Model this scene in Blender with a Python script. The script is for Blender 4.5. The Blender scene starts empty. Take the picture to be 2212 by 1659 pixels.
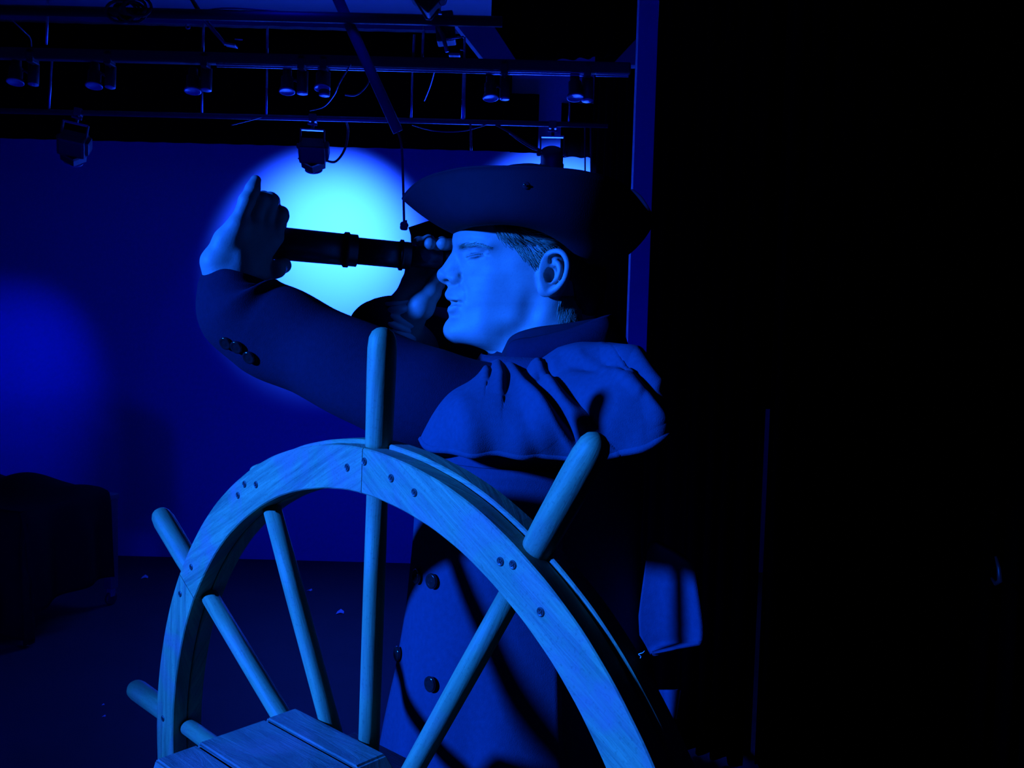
import bpy, bmesh, math, random
import numpy as np
from mathutils import Vector, Matrix
random.seed(7)
rng = np.random.default_rng(7)
scene = bpy.context.scene
COL = scene.collection
PI = math.pi

# ------------------------------------------------------------------ camera
F = 1900.0
CAM = Vector((0.0, 0.0, 1.52))
CM = Matrix.Rotation(PI/2-math.radians(3.5), 3, 'X') @ Matrix.Rotation(math.radians(1.5), 3, 'Z')
cd = bpy.data.cameras.new('camera')
cd.sensor_fit = 'HORIZONTAL'
cd.sensor_width = 36.0
cd.lens = 36.0*F/2212.0
cd.clip_start = 0.05
cam = bpy.data.objects.new('camera', cd)
cam.matrix_world = Matrix.Translation(CAM) @ CM.to_4x4()
COL.objects.link(cam)
scene.camera = cam

def ray(px, py):
    return CM @ Vector(((px-1106.0)/F, -(py-829.5)/F, -1.0))
def W(px, py, Y):
    """the point at distance Y (world y) that the photograph shows at px, py"""
    d = ray(px, py)
    return CAM + d*(Y/d.y)

# ------------------------------------------------------------------ world, lights, exposure
wd = bpy.data.worlds.new('world')
wd.use_nodes = True
wd.node_tree.nodes['Background'].inputs[0].default_value = (0, 0, 1, 1)
wd.node_tree.nodes['Background'].inputs[1].default_value = 0.004
scene.world = wd
scene.view_settings.view_transform = 'Standard'
scene.view_settings.look = 'None'
scene.view_settings.gamma = 1.0
scene.view_settings.exposure = 0.0
scene.view_settings.use_curve_mapping = False

def spot(name, loc, target, color, energy, angle, blend, radius=0.05):
    l = bpy.data.lights.new(name, 'SPOT')
    l.color = color
    l.energy = energy
    l.spot_size = math.radians(angle)
    l.spot_blend = blend
    l.shadow_soft_size = radius
    o = bpy.data.objects.new(name, l)
    COL.objects.link(o)
    o.location = loc
    o.rotation_euler = (Vector(target)-Vector(loc)).to_track_quat('-Z', 'Y').to_euler()
    return o
KEY = (0.004, 0.108, 1.0)
BLUE = (0.0, 0.004, 1.0)
# stage lantern at the side of the stage, out of frame, aimed at the actor and the wheel
spot('key_light', (-2.80, -0.32, 2.25), (0.06, 0.80, 1.27), KEY, 2100, 29, 0.85, 0.09)
# blue ground row on the stage floor below the frame, washing the back wall from low down
for wx, wy, tx in ((-1.9, 2.35, -2.3), (-0.9, 2.35, -0.9), (0.1, 2.35, 0.0)):
    spot('ground_row', (wx, wy, 0.14), (tx, 5.6, 1.9), BLUE, 62, 105, 1.0, 0.12)
# top lamp in the grid pointing down at the stage floor
spot('floor_wash', (-0.9, 3.1, 3.2), (-0.9, 4.1, 0.0), BLUE, 90, 74, 1.0, 0.15)
# unseen fill added above the actor to brighten the pale side post
spot('post_fill', (-0.2, 1.7, 3.15), (1.0, 4.0, 1.7), BLUE, 26, 60, 1.0, 0.15)

# ------------------------------------------------------------------ materials
def srgb(h):
    return tuple(((c/12.92) if c <= 0.04045 else ((c+0.055)/1.055)**2.4) for c in h)
def new_mat(name):
    m = bpy.data.materials.new(name)
    m.use_nodes = True
    nt = m.node_tree
    b = nt.nodes['Principled BSDF']
    return m, nt, b
def plain(name, col, rough=0.6, metal=0.0, var=0.15, scale=30.0, bump=0.0, bscale=200.0, spec=0.5, sheen=0.0):
    m, nt, b = new_mat(name)
    tc = nt.nodes.new('ShaderNodeTexCoord')
    no = nt.nodes.new('ShaderNodeTexNoise')
    no.inputs['Scale'].default_value = scale
    no.inputs['Detail'].default_value = 6
    nt.links.new(tc.outputs['Object'], no.inputs['Vector'])
    mx = nt.nodes.new('ShaderNodeMix')
    mx.data_type = 'RGBA'
    mx.inputs[6].default_value = tuple(c*(1-var) for c in col)+(1,)
    mx.inputs[7].default_value = tuple(min(1, c*(1+var)) for c in col)+(1,)
    nt.links.new(no.outputs['Fac'], mx.inputs[0])
    nt.links.new(mx.outputs[2], b.inputs['Base Color'])
    b.inputs['Roughness'].default_value = rough
    b.inputs['Metallic'].default_value = metal
    b.inputs['Specular IOR Level'].default_value = spec
    if sheen:
        b.inputs['Sheen Weight'].default_value = sheen
        b.inputs['Sheen Roughness'].default_value = 0.6
        b.inputs['Sheen Tint'].default_value = tuple(col)+(1,)
    if bump:
        n2 = nt.nodes.new('ShaderNodeTexNoise')
        n2.inputs['Scale'].default_value = bscale
        n2.inputs['Detail'].default_value = 4
        nt.links.new(tc.outputs['Object'], n2.inputs['Vector'])
        bp = nt.nodes.new('ShaderNodeBump')
        bp.inputs['Strength'].default_value = bump
        bp.inputs['Distance'].default_value = 0.003
        nt.links.new(n2.outputs['Fac'], bp.inputs['Height'])
        nt.links.new(bp.outputs['Normal'], b.inputs['Normal'])
    return m
def wood(name, base, dark, sx=4.0, sy=70.0, rough=0.55, bump=0.35, stain=(0.50, 0.20, 0.19), amount=0.75):
    m, nt, b = new_mat(name)
    N, L = nt.nodes, nt.links
    uv = N.new('ShaderNodeUVMap')
    def noise(scale_xy, scale, detail, rough_, dist=0.0, vec=None):
        no = N.new('ShaderNodeTexNoise')
        no.inputs['Scale'].default_value = scale; no.inputs['Detail'].default_value = detail
        no.inputs['Roughness'].default_value = rough_; no.inputs['Distortion'].default_value = dist
        if vec is None:
            mp = N.new('ShaderNodeMapping'); mp.inputs['Scale'].default_value = (scale_xy[0], scale_xy[1], 1)
            L.new(uv.outputs['UV'], mp.inputs['Vector']); vec = mp.outputs['Vector']
        L.new(vec, no.inputs['Vector'])
        return no.outputs['Fac']
    def ramp(fac, p0, c0, p1, c1):
        cr = N.new('ShaderNodeValToRGB')
        cr.color_ramp.elements[0].position = p0; cr.color_ramp.elements[0].color = tuple(c0)+(1,)
        cr.color_ramp.elements[1].position = p1; cr.color_ramp.elements[1].color = tuple(c1)+(1,)
        L.new(fac, cr.inputs[0])
        return cr.outputs[0]
    def mix(fac, a, b_, blend='MIX'):
        mx = N.new('ShaderNodeMix'); mx.data_type = 'RGBA'; mx.blend_type = blend
        if isinstance(fac, float):
            mx.inputs[0].default_value = fac
        else:
            L.new(fac, mx.inputs[0])
        L.new(a, mx.inputs[6]); L.new(b_, mx.inputs[7])
        return mx.outputs[2]
    tc = N.new('ShaderNodeTexCoord')
    grain = noise((sx, sy), 1.6, 9, 0.68, 0.9)
    fine = noise((sx*5, sy*4), 2.0, 4, 0.6)
    blot = noise(None, 13, 5, 0.6, 0.6, tc.outputs['Object'])
    speck = noise(None, 420, 2, 0.5, 0, tc.outputs['Object'])
    col = ramp(grain, 0.36, dark, 0.62, base)
    col = mix(0.35, col, ramp(fine, 0.35, (0.45, 0.45, 0.45), 0.6, (1, 1, 1)), 'MULTIPLY')
    patch = ramp(blot, 0.47, (0, 0, 0), 0.66, (amount, amount, amount))
    st = N.new('ShaderNodeRGB'); st.outputs[0].default_value = tuple(stain)+(1,)
    col = mix(patch, col, st.outputs[0])
    col = mix(0.30, col, ramp(speck, 0.30, (0.35, 0.35, 0.35), 0.42, (1, 1, 1)), 'MULTIPLY')
    L.new(col, b.inputs['Base Color'])
    b.inputs['Roughness'].default_value = rough
    b.inputs['Specular IOR Level'].default_value = 0.35
    bp = N.new('ShaderNodeBump')
    bp.inputs['Strength'].default_value = bump; bp.inputs['Distance'].default_value = 0.003
    L.new(grain, bp.inputs['Height']); L.new(bp.outputs['Normal'], b.inputs['Normal'])
    return m
M = {}
M['wall'] = plain('wall_paint', (0.42, 0.43, 0.45), 0.8, var=0.04, scale=3)
M['ceiling'] = plain('ceiling_paint', (0.22, 0.23, 0.25), 0.85, var=0.05, scale=3)
M['floor'] = plain('stage_floor_paint', (0.028, 0.028, 0.030), 0.66, var=0.25, scale=4, bump=0.15, bscale=60, spec=0.3)
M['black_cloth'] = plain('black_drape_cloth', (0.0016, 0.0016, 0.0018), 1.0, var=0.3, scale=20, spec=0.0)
M['black_paint'] = plain('black_paint', (0.02, 0.02, 0.022), 0.55, var=0.2)
M['pipe'] = plain('dull_steel_pipe', (0.13, 0.13, 0.14), 0.42, 0.6, var=0.2, scale=40)
M['bright_pipe'] = plain('worn_steel', (0.45, 0.45, 0.47), 0.35, 0.8, var=0.2, scale=60)
M['lens'] = plain('lens_glass', (0.35, 0.36, 0.40), 0.25, var=0.1)
M['rope'] = plain('dark_rope', (0.03, 0.028, 0.025), 0.9, var=0.4, scale=300)
M['paper'] = plain('white_paper', (0.8, 0.8, 0.78), 0.8, var=0.05)
M['wood'] = wood('pale_stained_wood', (0.44, 0.40, 0.185), (0.20, 0.20, 0.105))
M['dowel'] = wood('round_dowel_wood', (0.40, 0.38, 0.17), (0.26, 0.24, 0.12), 2.0, 22.0, amount=0.35)
M['hub'] = wood('rough_board_wood', (0.32, 0.25, 0.18), (0.16, 0.12, 0.10), 5.0, 40.0, bump=0.8)
M['screw'] = plain('screw_steel', (0.07, 0.065, 0.06), 0.5, 0.5, var=0.3)
M['skin'] = None
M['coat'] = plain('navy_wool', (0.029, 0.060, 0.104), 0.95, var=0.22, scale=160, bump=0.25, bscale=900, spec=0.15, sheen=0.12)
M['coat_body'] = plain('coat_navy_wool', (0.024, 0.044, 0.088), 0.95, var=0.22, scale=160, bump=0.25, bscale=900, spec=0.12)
M['cart_cloth'] = plain('black_cotton_cloth', (0.005, 0.005, 0.0055), 0.95, var=0.3, scale=30, spec=0.05)
M['pole'] = plain('grey_painted_pole', (0.10, 0.10, 0.11), 0.75, var=0.15, spec=0.2)
M['sleeve'] = plain('shaded_navy_wool', (0.008, 0.011, 0.034), 0.95, var=0.22, scale=160, bump=0.25, bscale=900, spec=0.12)  # navy wool with the sleeves' grazing shade put into its base colour
M['coat_dark'] = plain('dark_lining_cloth', (0.012, 0.014, 0.03), 0.9, var=0.3, scale=90, spec=0.1)
M['hat'] = plain('black_felt', (0.006, 0.005, 0.018), 0.85, var=0.2, scale=60, bump=0.1, bscale=700, spec=0.2)
M['button'] = plain('polished_black_button', (0.012, 0.012, 0.014), 0.12, 0.0, var=0.1, spec=0.9)
M['shirt'] = plain('pale_shirt_linen', (0.65, 0.66, 0.70), 0.85, var=0.08, scale=120)
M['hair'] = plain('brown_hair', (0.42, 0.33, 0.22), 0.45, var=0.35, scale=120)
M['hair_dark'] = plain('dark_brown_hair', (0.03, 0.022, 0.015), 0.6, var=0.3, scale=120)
M['scope'] = plain('black_leather_tube', (0.020, 0.021, 0.035), 0.35, var=0.25, scale=150, bump=0.1, bscale=500)
M['scope_ring'] = plain('black_metal_ring', (0.012, 0.012, 0.014), 0.4, 0.3, var=0.1)
M['pin'] = plain('silver_pin', (0.8, 0.8, 0.8), 0.12, 1.0, var=0.02)
def skin_mat():
    m, nt, b = new_mat('freckled_skin')
    tc = nt.nodes.new('ShaderNodeTexCoord')
    n1 = nt.nodes.new('ShaderNodeTexNoise'); n1.inputs['Scale'].default_value = 35; n1.inputs['Detail'].default_value = 4
    n2 = nt.nodes.new('ShaderNodeTexNoise'); n2.inputs['Scale'].default_value = 520; n2.inputs['Detail'].default_value = 3
    nt.links.new(tc.outputs['Object'], n1.inputs['Vector']); nt.links.new(tc.outputs['Object'], n2.inputs['Vector'])
    c1 = nt.nodes.new('ShaderNodeValToRGB')
    c1.color_ramp.elements[0].position = 0.35; c1.color_ramp.elements[0].color = (0.46, 0.31, 0.29, 1)
    c1.color_ramp.elements[1].position = 0.7; c1.color_ramp.elements[1].color = (0.54, 0.39, 0.35, 1)
    nt.links.new(n1.outputs['Fac'], c1.inputs[0])
    c2 = nt.nodes.new('ShaderNodeValToRGB')
    c2.color_ramp.elements[0].position = 0.26; c2.color_ramp.elements[0].color = (0.7, 0.66, 0.66, 1)
    c2.color_ramp.elements[1].position = 0.45; c2.color_ramp.elements[1].color = (1, 1, 1, 1)
    nt.links.new(n2.outputs['Fac'], c2.inputs[0])
    mx = nt.nodes.new('ShaderNodeMix'); mx.data_type = 'RGBA'; mx.blend_type = 'MULTIPLY'; mx.inputs[0].default_value = 0.4
    nt.links.new(c1.outputs[0], mx.inputs[6]); nt.links.new(c2.outputs[0], mx.inputs[7])
    nt.links.new(mx.outputs[2], b.inputs['Base Color'])
    b.inputs['Roughness'].default_value = 0.52
    b.inputs['Specular IOR Level'].default_value = 0.35
    bp = nt.nodes.new('ShaderNodeBump'); bp.inputs['Strength'].default_value = 0.12; bp.inputs['Distance'].default_value = 0.001
    nt.links.new(n2.outputs['Fac'], bp.inputs['Height']); nt.links.new(bp.outputs['Normal'], b.inputs['Normal'])
    return m
M['skin'] = skin_mat()

# ------------------------------------------------------------------ object helpers
def link(name, me, mat, parent=None, smooth=False):
    o = bpy.data.objects.new(name, me)
    COL.objects.link(o)
    if mat is not None and not me.materials:
        me.materials.append(M[mat] if isinstance(mat, str) else mat)
    if parent is not None:
        o.parent = parent
    if smooth:
        for p in me.polygons:
            p.use_smooth = True
    return o
def obj_bm(name, bm, mat, parent=None, smooth=False):
    me = bpy.data.meshes.new(name)
    bmesh.ops.recalc_face_normals(bm, faces=bm.faces)
    bm.to_mesh(me)
    bm.free()
    return link(name, me, mat, parent, smooth)
def obj_np(name, V, Q, mat, parent=None, smooth=True):
    me = bpy.data.meshes.new(name)
    V = np.asarray(V, dtype=np.float32); Q = np.asarray(Q, dtype=np.int32)
    me.vertices.add(len(V)); me.vertices.foreach_set('co', V.ravel())
    me.loops.add(Q.size); me.loops.foreach_set('vertex_index', Q.ravel())
    me.polygons.add(len(Q))
    me.polygons.foreach_set('loop_start', np.arange(0, Q.size, Q.shape[1], dtype=np.int32))
    me.update(calc_edges=True)
    me.validate()
    return link(name, me, mat, parent, smooth)
def tag(o, label, cat, group=None):
    o['label'] = label
    o['category'] = cat
    if group:
        o['group'] = group
    return o
def struct(o):
    o['kind'] = 'structure'
    return o
def empty(name, loc=(0, 0, 0)):
    o = bpy.data.objects.new(name, None)
    o.empty_display_size = 0.1
    COL.objects.link(o)
    o.location = loc
    return o
def child(o, parent):
    """parent keeping the world-space mesh where it is"""
    bpy.context.view_layer.update()
    o.parent = parent
    o.matrix_parent_inverse = parent.matrix_world.inverted()
    return o
def box_bm(bm, c, s, rot=None, bevel=0.0):
    r = bmesh.ops.create_cube(bm, size=1.0)
    mat = Matrix.Translation(Vector(c)) @ (rot.to_4x4() if rot is not None else Matrix.Identity(4)) @ Matrix.Diagonal((s[0], s[1], s[2], 1))
    bmesh.ops.transform(bm, matrix=mat, verts=r['verts'])
    if bevel > 0:
        es = list({e for v in r['verts'] for e in v.link_edges})
        bmesh.ops.bevel(bm, geom=es, offset=bevel, segments=2, affect='EDGES', profile=0.6)
def box(name, c, s, mat, parent=None, rot=None, bevel=0.0):
    bm = bmesh.new()
    box_bm(bm, c, s, rot, bevel)
    return obj_bm(name, bm, mat, parent)
def ring_bm(bm, pts, radii, seg=12, cap=True, uv=None, flat=1.0):
    """a tube through pts with a radius for each point"""
    pts = [Vector(p) for p in pts]
    n = len(pts)
    rings = []
    t0 = (pts[1]-pts[0]).normalized()
    up = Vector((0, 0, 1)) if abs(t0.z) < 0.9 else Vector((1, 0, 0))
    a = t0.cross(up).normalized()
    for i in range(n):
        t = (pts[min(i+1, n-1)]-pts[max(i-1, 0)]).normalized()
        a = (a-t*a.dot(t)).normalized()
        b = t.cross(a)
        r = radii[i] if hasattr(radii, '__len__') else radii
        rings.append([bm.verts.new(pts[i]+(a*math.cos(2*PI*k/seg)+b*flat*math.sin(2*PI*k/seg))*r) for k in range(seg)])
    for i in range(n-1):
        for k in range(seg):
            bm.faces.new((rings[i][k], rings[i][(k+1) % seg], rings[i+1][(k+1) % seg], rings[i+1][k]))
    if cap:
        bm.faces.new(rings[0][::-1])
        bm.faces.new(rings[-1])
    return rings
def tube(name, pts, radii, mat, parent=None, seg=12, cap=True, smooth=True, flat=1.0):
    bm = bmesh.new()
    ring_bm(bm, pts, radii, seg, cap, flat=flat)
    return obj_bm(name, bm, mat, parent, smooth)
def cat(P, n=8, closed=False):
    """Catmull-Rom through the points"""
    P = [np.array(p, float) for p in P]
    m = len(P)
    out = []
    rngi = range(m if closed else m-1)
    for i in rngi:
        g = lambda j: P[j % m] if closed else P[min(max(j, 0), m-1)]
        p0, p1, p2, p3 = g(i-1), g(i), g(i+1), g(i+2)
        for k in range(n):
            t = k/n
            out.append(0.5*((2*p1)+(-p0+p2)*t+(2*p0-5*p1+4*p2-p3)*t*t+(-p0+3*p1-3*p2+p3)*t**3))
    if not closed:
        out.append(P[-1])
    return np.array(out)
def resample(P, n):
    P = np.asarray(P, float)
    d = np.r_[0, np.cumsum(np.linalg.norm(np.diff(P, axis=0), axis=1))]
    s = np.linspace(0, d[-1], n)
    return np.stack([np.interp(s, d, P[:, i]) for i in range(P.shape[1])], 1)
def lathe(name, prof, mat, parent=None, seg=24, mtx=None, smooth=True):
    """profile of (radius, height) turned about z"""
    bm = bmesh.new()
    rings = []
    for r, h in prof:
        rings.append([bm.verts.new((max(r, 1e-5)*math.cos(2*PI*k/seg), max(r, 1e-5)*math.sin(2*PI*k/seg), h)) for k in range(seg)])
    for i in range(len(rings)-1):
        for k in range(seg):
            bm.faces.new((rings[i][k], rings[i][(k+1) % seg], rings[i+1][(k+1) % seg], rings[i+1][k]))
    bm.faces.new(rings[0][::-1])
    bm.faces.new(rings[-1])
    if mtx is not None:
        bmesh.ops.transform(bm, matrix=mtx, verts=bm.verts)
    return obj_bm(name, bm, mat, parent, smooth)
def axis_mtx(loc, direction):
    q = Vector(direction).normalized().to_track_quat('Z', 'Y')
    return Matrix.Translation(Vector(loc)) @ q.to_matrix().to_4x4()

# ------------------------------------------------------------------ the setting
YW = 5.6
struct(box('floor', (0.0, 2.2, -0.05), (10.0, 9.0, 0.1), 'floor'))
struct(box('wall_back', (-0.4, YW+0.05, 1.66), (9.2, 0.1, 3.32), 'wall'))
struct(box('wall_left', (-4.65, 2.2, 1.66), (0.1, 7.0, 3.32), 'black_paint'))
struct(box('ceiling', (-0.4, 2.35, 3.36), (9.2, 6.7, 0.08), 'ceiling'))

def curtain(name, p0, p1, z0, z1, folds, depth, mat, seed=0, thick=0.006):
    """a pleated sheet hanging from p0 to p1"""
    r = np.random.default_rng(seed)
    p0 = np.array(p0, float); p1 = np.array(p1, float)
    L = np.linalg.norm(p1-p0)
    t = (p1-p0)/L
    nrm = np.array([t[1], -t[0]])
    nu = max(24, folds*10); nv = 10
    u = np.linspace(0, 1, nu)
    ph = u*folds*2*PI + 0.8*np.sin(u*folds*1.7+r.uniform(0, 6)) + r.uniform(0, 6)
    V = []
    for j in range(nv+1):
        v = j/nv
        off = depth*(0.55+0.45*v)*np.sin(ph+0.5*v*np.sin(u*9))
        for i in range(nu):
            xy = p0+t*L*u[i]+nrm*off[i]
            V.append((xy[0], xy[1], z1+(z0-z1)*v))
    Q = [(j*nu+i, j*nu+i+1, (j+1)*nu+i+1, (j+1)*nu+i) for j in range(nv) for i in range(nu-1)]
    o = obj_np(name, V, Q, mat)
    s = o.modifiers.new('thickness', 'SOLIDIFY'); s.thickness = thick
    return o
def xz(px, py, Y):
    p = W(px, py, Y)
    return p.x, p.z
# black masking above the pale part of the back wall
zt = W(700, 66, 5.45).z; zb = W(700, 317, 5.45).z
tag(curtain('masking_border', (-4.4, 5.45), (xz(1104, 250, 5.45)[0], 5.45), zb, zt, 26, 0.007, 'black_cloth', 1),
    'long black masking border hanging above the pale back wall', 'curtain')
tag(curtain('masking_border', (xz(1104, 250, 5.46)[0], 5.46), (xz(1164, 250, 5.46)[0], 5.46), W(1130, 330, 5.46).z, W(1130, 203, 5.46).z, 2, 0.006, 'black_cloth', 12),
    'shorter black border panel at the end of the long border, above the hat', 'curtain')
x0 = xz(1214, 250, 5.47)[0]; x1 = xz(1300, 250, 5.47)[0]
tag(curtain('masking_drape', (x0, 5.575), (x1, 5.575), W(1250, 333, 5.47).z, W(1250, 214, 5.47).z, 3, 0.02, 'black_cloth', 2),
    'short black drape behind the hanging lamp pair near the side curtain', 'curtain')
# side masking: a black leg curtain, the pale edge of a flat, then black drapes up to the frame edge
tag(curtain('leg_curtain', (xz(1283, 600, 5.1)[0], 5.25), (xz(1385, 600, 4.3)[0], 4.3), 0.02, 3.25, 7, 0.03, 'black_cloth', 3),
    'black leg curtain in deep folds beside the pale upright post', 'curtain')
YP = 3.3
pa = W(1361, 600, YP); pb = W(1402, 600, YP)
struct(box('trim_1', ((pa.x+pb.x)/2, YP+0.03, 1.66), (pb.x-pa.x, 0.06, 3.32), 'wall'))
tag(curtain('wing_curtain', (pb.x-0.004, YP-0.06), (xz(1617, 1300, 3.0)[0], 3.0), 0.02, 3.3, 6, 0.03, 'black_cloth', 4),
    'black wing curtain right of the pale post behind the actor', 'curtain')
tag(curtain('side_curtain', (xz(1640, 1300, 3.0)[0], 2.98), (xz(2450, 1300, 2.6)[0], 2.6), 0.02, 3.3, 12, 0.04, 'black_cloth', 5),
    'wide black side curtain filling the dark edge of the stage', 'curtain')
# the dim slit between the two curtains: edge of a painted flat with its fittings
g0 = W(1612, 1300, 3.1); g1 = W(1640, 1300, 3.1)
flat = empty('scenery_flat', ((g0.x+g1.x)/2, 3.12, 0))
tag(flat, 'narrow edge of a dark painted flat in the slit between black curtains', 'scenery')
child(box('panel', ((g0.x+g1.x)/2, 3.14, W(1625, 880, 3.1).z/2), (g1.x-g0.x, 0.03, W(1625, 880, 3.1).z), 'pole'), flat)
for (px, py) in ((1617, 1225), (1617, 1295), (1617, 1305), (1618, 1318), (1616, 1350), (1615, 1504)):
    p = W(px, py, 3.12)
    child(lathe('screw', [(0.004, 0), (0.004, 0.002), (0.002, 0.004)], 'bright_pipe', None, 10, axis_mtx(p, (-0.3, -1, 0.1))), flat)
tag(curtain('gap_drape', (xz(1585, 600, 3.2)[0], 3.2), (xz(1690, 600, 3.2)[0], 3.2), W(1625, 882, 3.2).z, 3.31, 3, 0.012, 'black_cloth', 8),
    'narrow black drape closing the slit above the dark flat', 'curtain')
p = W(2149, 1238, 2.6)
hk = tag(tube('cleat_hook', [p+Vector((0, 0, 0.05)), p+Vector((0, -0.02, 0.02)), p+Vector((0, -0.03, -0.015)), p+Vector((0.0, -0.01, -0.03)), p+Vector((0, 0.015, -0.02))], [0.004, 0.006, 0.008, 0.007, 0.004], 'pipe'),
         'small dull hook hanging far out on the dark side curtain', 'hook')
# sloping soffit beams by the ceiling at the side
def slab(name, quad, thick, mat):
    bm = bmesh.new()
    f = [bm.verts.new(q) for q in quad]
    b = [bm.verts.new(Vector(q)+Vector((0, thick, 0))) for q in quad]
    bm.faces.new(f); bm.faces.new(b[::-1])
    for i in range(len(f)):
        bm.faces.new((f[i], b[i], b[(i+1) % len(f)], f[(i+1) % len(f)]))
    return obj_bm(name, bm, mat)
struct(slab('trim_2', [W(975, 40, 4.5), W(1056, 40, 4.5), W(1128, 150, 4.5), W(1062, 150, 4.5)], 0.1, 'ceiling'))
struct(slab('trim_3', [W(1380, 78, 4.2), W(1384, 140, 4.2), W(1322, 140, 4.2)], 0.06, 'ceiling'))
tag(curtain('grid_drape', (xz(1062, 60, 4.7)[0], 4.72), (xz(1375, 60, 4.5)[0], 4.5), W(1200, 128, 4.6).z, 3.31, 8, 0.02, 'black_cloth', 6),
    'short black drape under the ceiling beyond the lighting track', 'curtain')

# ------------------------------------------------------------------ lighting grid
def bar(name, px0, py0, px1, py1, Y, r, mat, label, cat_, group=None, seg=12):
    o = tube(name, [W(px0, py0, Y), W(px1, py1, Y)], r, mat, None, seg)
    return tag(o, label, cat_, group)
# heavy beam nearest the camera
bm_ = tube('grid_beam', [W(-60, 20, 3.6), W(1085, 47, 3.6)], 0.021, 'black_paint', None, 16)
tag(bm_, 'thick black lighting beam crossing right under the ceiling', 'beam')
# lighting track: a black channel with two pale rails on its underside
tA = W(-60, 113, 4.0); tB = W(1362, 148, 4.0)
track = empty('lighting_track', tA)
tag(track, 'long black lighting track with two bright rails on its underside', 'track')
tdir = (tB-tA).normalized()
def track_piece(name, a, b, dz, h, dy, w, mat):
    bm = bmesh.new()
    c = (a+b)/2
    L = (b-a).length
    rot = (b-a).to_track_quat('X', 'Z').to_matrix()
    box_bm(bm, c+Vector((0, dy, dz)), (L, w, h), rot, min(w, h)*0.2)
    return child(obj_bm(name, bm, mat), track)
track_piece('channel', tA, tB, -0.002, 0.05, 0, 0.045, 'black_paint')
tgaps = [(445, 9), (655, 9), (702, 9), (1090, 7), (1275, 12)]
def on_track(px):
    d = ray(px, 135+(px-700)*0.025)
    t = (px+60)/(1362+60)
    return tA+(tB-tA)*((W(px, 140, 4.0).x-tA.x)/(tB.x-tA.x))
edges_ = [470]
for g, w in tgaps[1:]:
    edges_ += [g-w, g+w]
edges_.append(1358)
for i in range(0, len(edges_), 2):
    a, b = on_track(edges_[i]), on_track(edges_[i+1])
    track_piece('rail', a, b, -0.031, 0.006, -0.021, 0.006, 'bright_pipe')
    track_piece('rail', a, b, -0.039, 0.006, -0.012, 0.006, 'bright_pipe')
bar('lamp_pipe', -60, 238, 1313, 271, 4.6, 0.014, 'pipe', 'thin steel pipe carrying the large lamps in front of the back wall', 'pipe')
# hanger rods
rods = [((104, -5), (100, 96), 4.0, 'left-most hanger rod rising from the lighting track'),
        ((113, 120), (106, 236), 4.6, 'left-most hanger rod between the track and the lamp pipe'),
        ((440, 50), (438, 118), 4.0, 'short hanger rod above the track near the paddle lamp'),
        ((437, 140), (436, 250), 4.6, 'hanger rod below the track ending at the lamp pipe, under the paddle lamp'),
        ((578, 52), (577, 124), 4.0, 'hanger rod above the track left of the slanting pole'),
        ((577, 140), (575, 254), 4.6, 'hanger rod below the track left of the slanting pole'),
        ((895, 75), (892, 136), 4.0, 'dim hanger rod above the track right of the slanting pole'),
        ((915, 55), (912, 130), 4.0, 'bright thin hanger rod above the track by the yoke lamp'),
        ((891, 146), (888, 262), 4.6, 'hanger rod below the track just right of the slanting pole'),
        ((1004, 80), (1003, 134), 4.0, 'stub rod above the track beside the yoke lamp'),
        ((1003, 148), (1000, 264), 4.6, 'stout hanger rod between the track and the lamp pipe above the hat'),
        ((1231, 216), (1229, 270), 4.6, 'short hanger rod under the lamp pair near the side curtain')]
for a, b, Y, lb in rods:
    o = tube('hanger_rod', [W(*a, Y), W(*b, Y)], 0.0055 if 'stout' not in lb else 0.010, 'bright_pipe', None, 10)
    tag(o, lb, 'rod', 'hanger rods of the lighting grid')
for (px, py) in ((436, 255), (575, 255), (889, 262), (1000, 265), (1229, 273)):
    pass
# slanting pole and the rope that hangs from it
tag(tube('slanting_pole', [W(722, -20, 3.6), W(860, 285, 3.72)], [0.022, 0.022], 'pole', None, 16), 'slanting grey pole cutting across the lighting grid', 'pole')
rp = empty('hanging_rope', W(868, 280, 3.735))
tag(rp, 'dark rope with a knotted end hanging beside the hat', 'rope')
rpts = cat([W(857, 277, 3.735), W(866, 305, 3.735), W(869, 340, 3.735), W(871, 400, 3.735), W(872, 440, 3.735), W(873, 482, 3.735)], 6)
child(tube('cord', rpts, 0.0052, 'rope', None, 8), rp)
kbm = bmesh.new()
kc = W(873, 488, 3.735)
for k in range(5):
    a0 = k*1.9
    ring_bm(kbm, [kc+Vector((0.0118*math.cos(a0+t*1.1)*(1-0.1*k), 0.010*math.sin(a0+t*0.9), 0.0118*math.sin(t*1.25+k)))for t in np.linspace(0, 5.2, 14)], 0.0072, 8)
ring_bm(kbm, [kc+Vector((0.004, 0, 0.0235)), kc+Vector((0.006, 0, 0.012)), kc+Vector((-0.008, 0, -0.008))], 0.0080, 8)
child(obj_bm('knot', kbm, 'rope', None, True), rp)
# black box on the wall by the rope
hb = empty('hanging_speaker', W(930, 520, 5.35))
tag(hb, 'black box hanging on the back wall behind the eyepiece fingers', 'speaker')
bx_ = slab('cabinet', [W(882, 491, 5.3), W(925, 477, 5.3), W(1010, 470, 5.3), W(1012, 705, 5.3), W(893, 705, 5.3), W(889, 545, 5.3), W(887, 508, 5.3)], 0.30, 'black_cloth')
child(bx_, hb)
child(lathe('cone', [(0.07, 0.0), (0.07, 0.006), (0.055, 0.004), (0.02, -0.002), (0.018, 0.004)], 'black_paint', None, 24, axis_mtx(W(952, 540, 5.298), (0, -1, 0))), hb)

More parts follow.
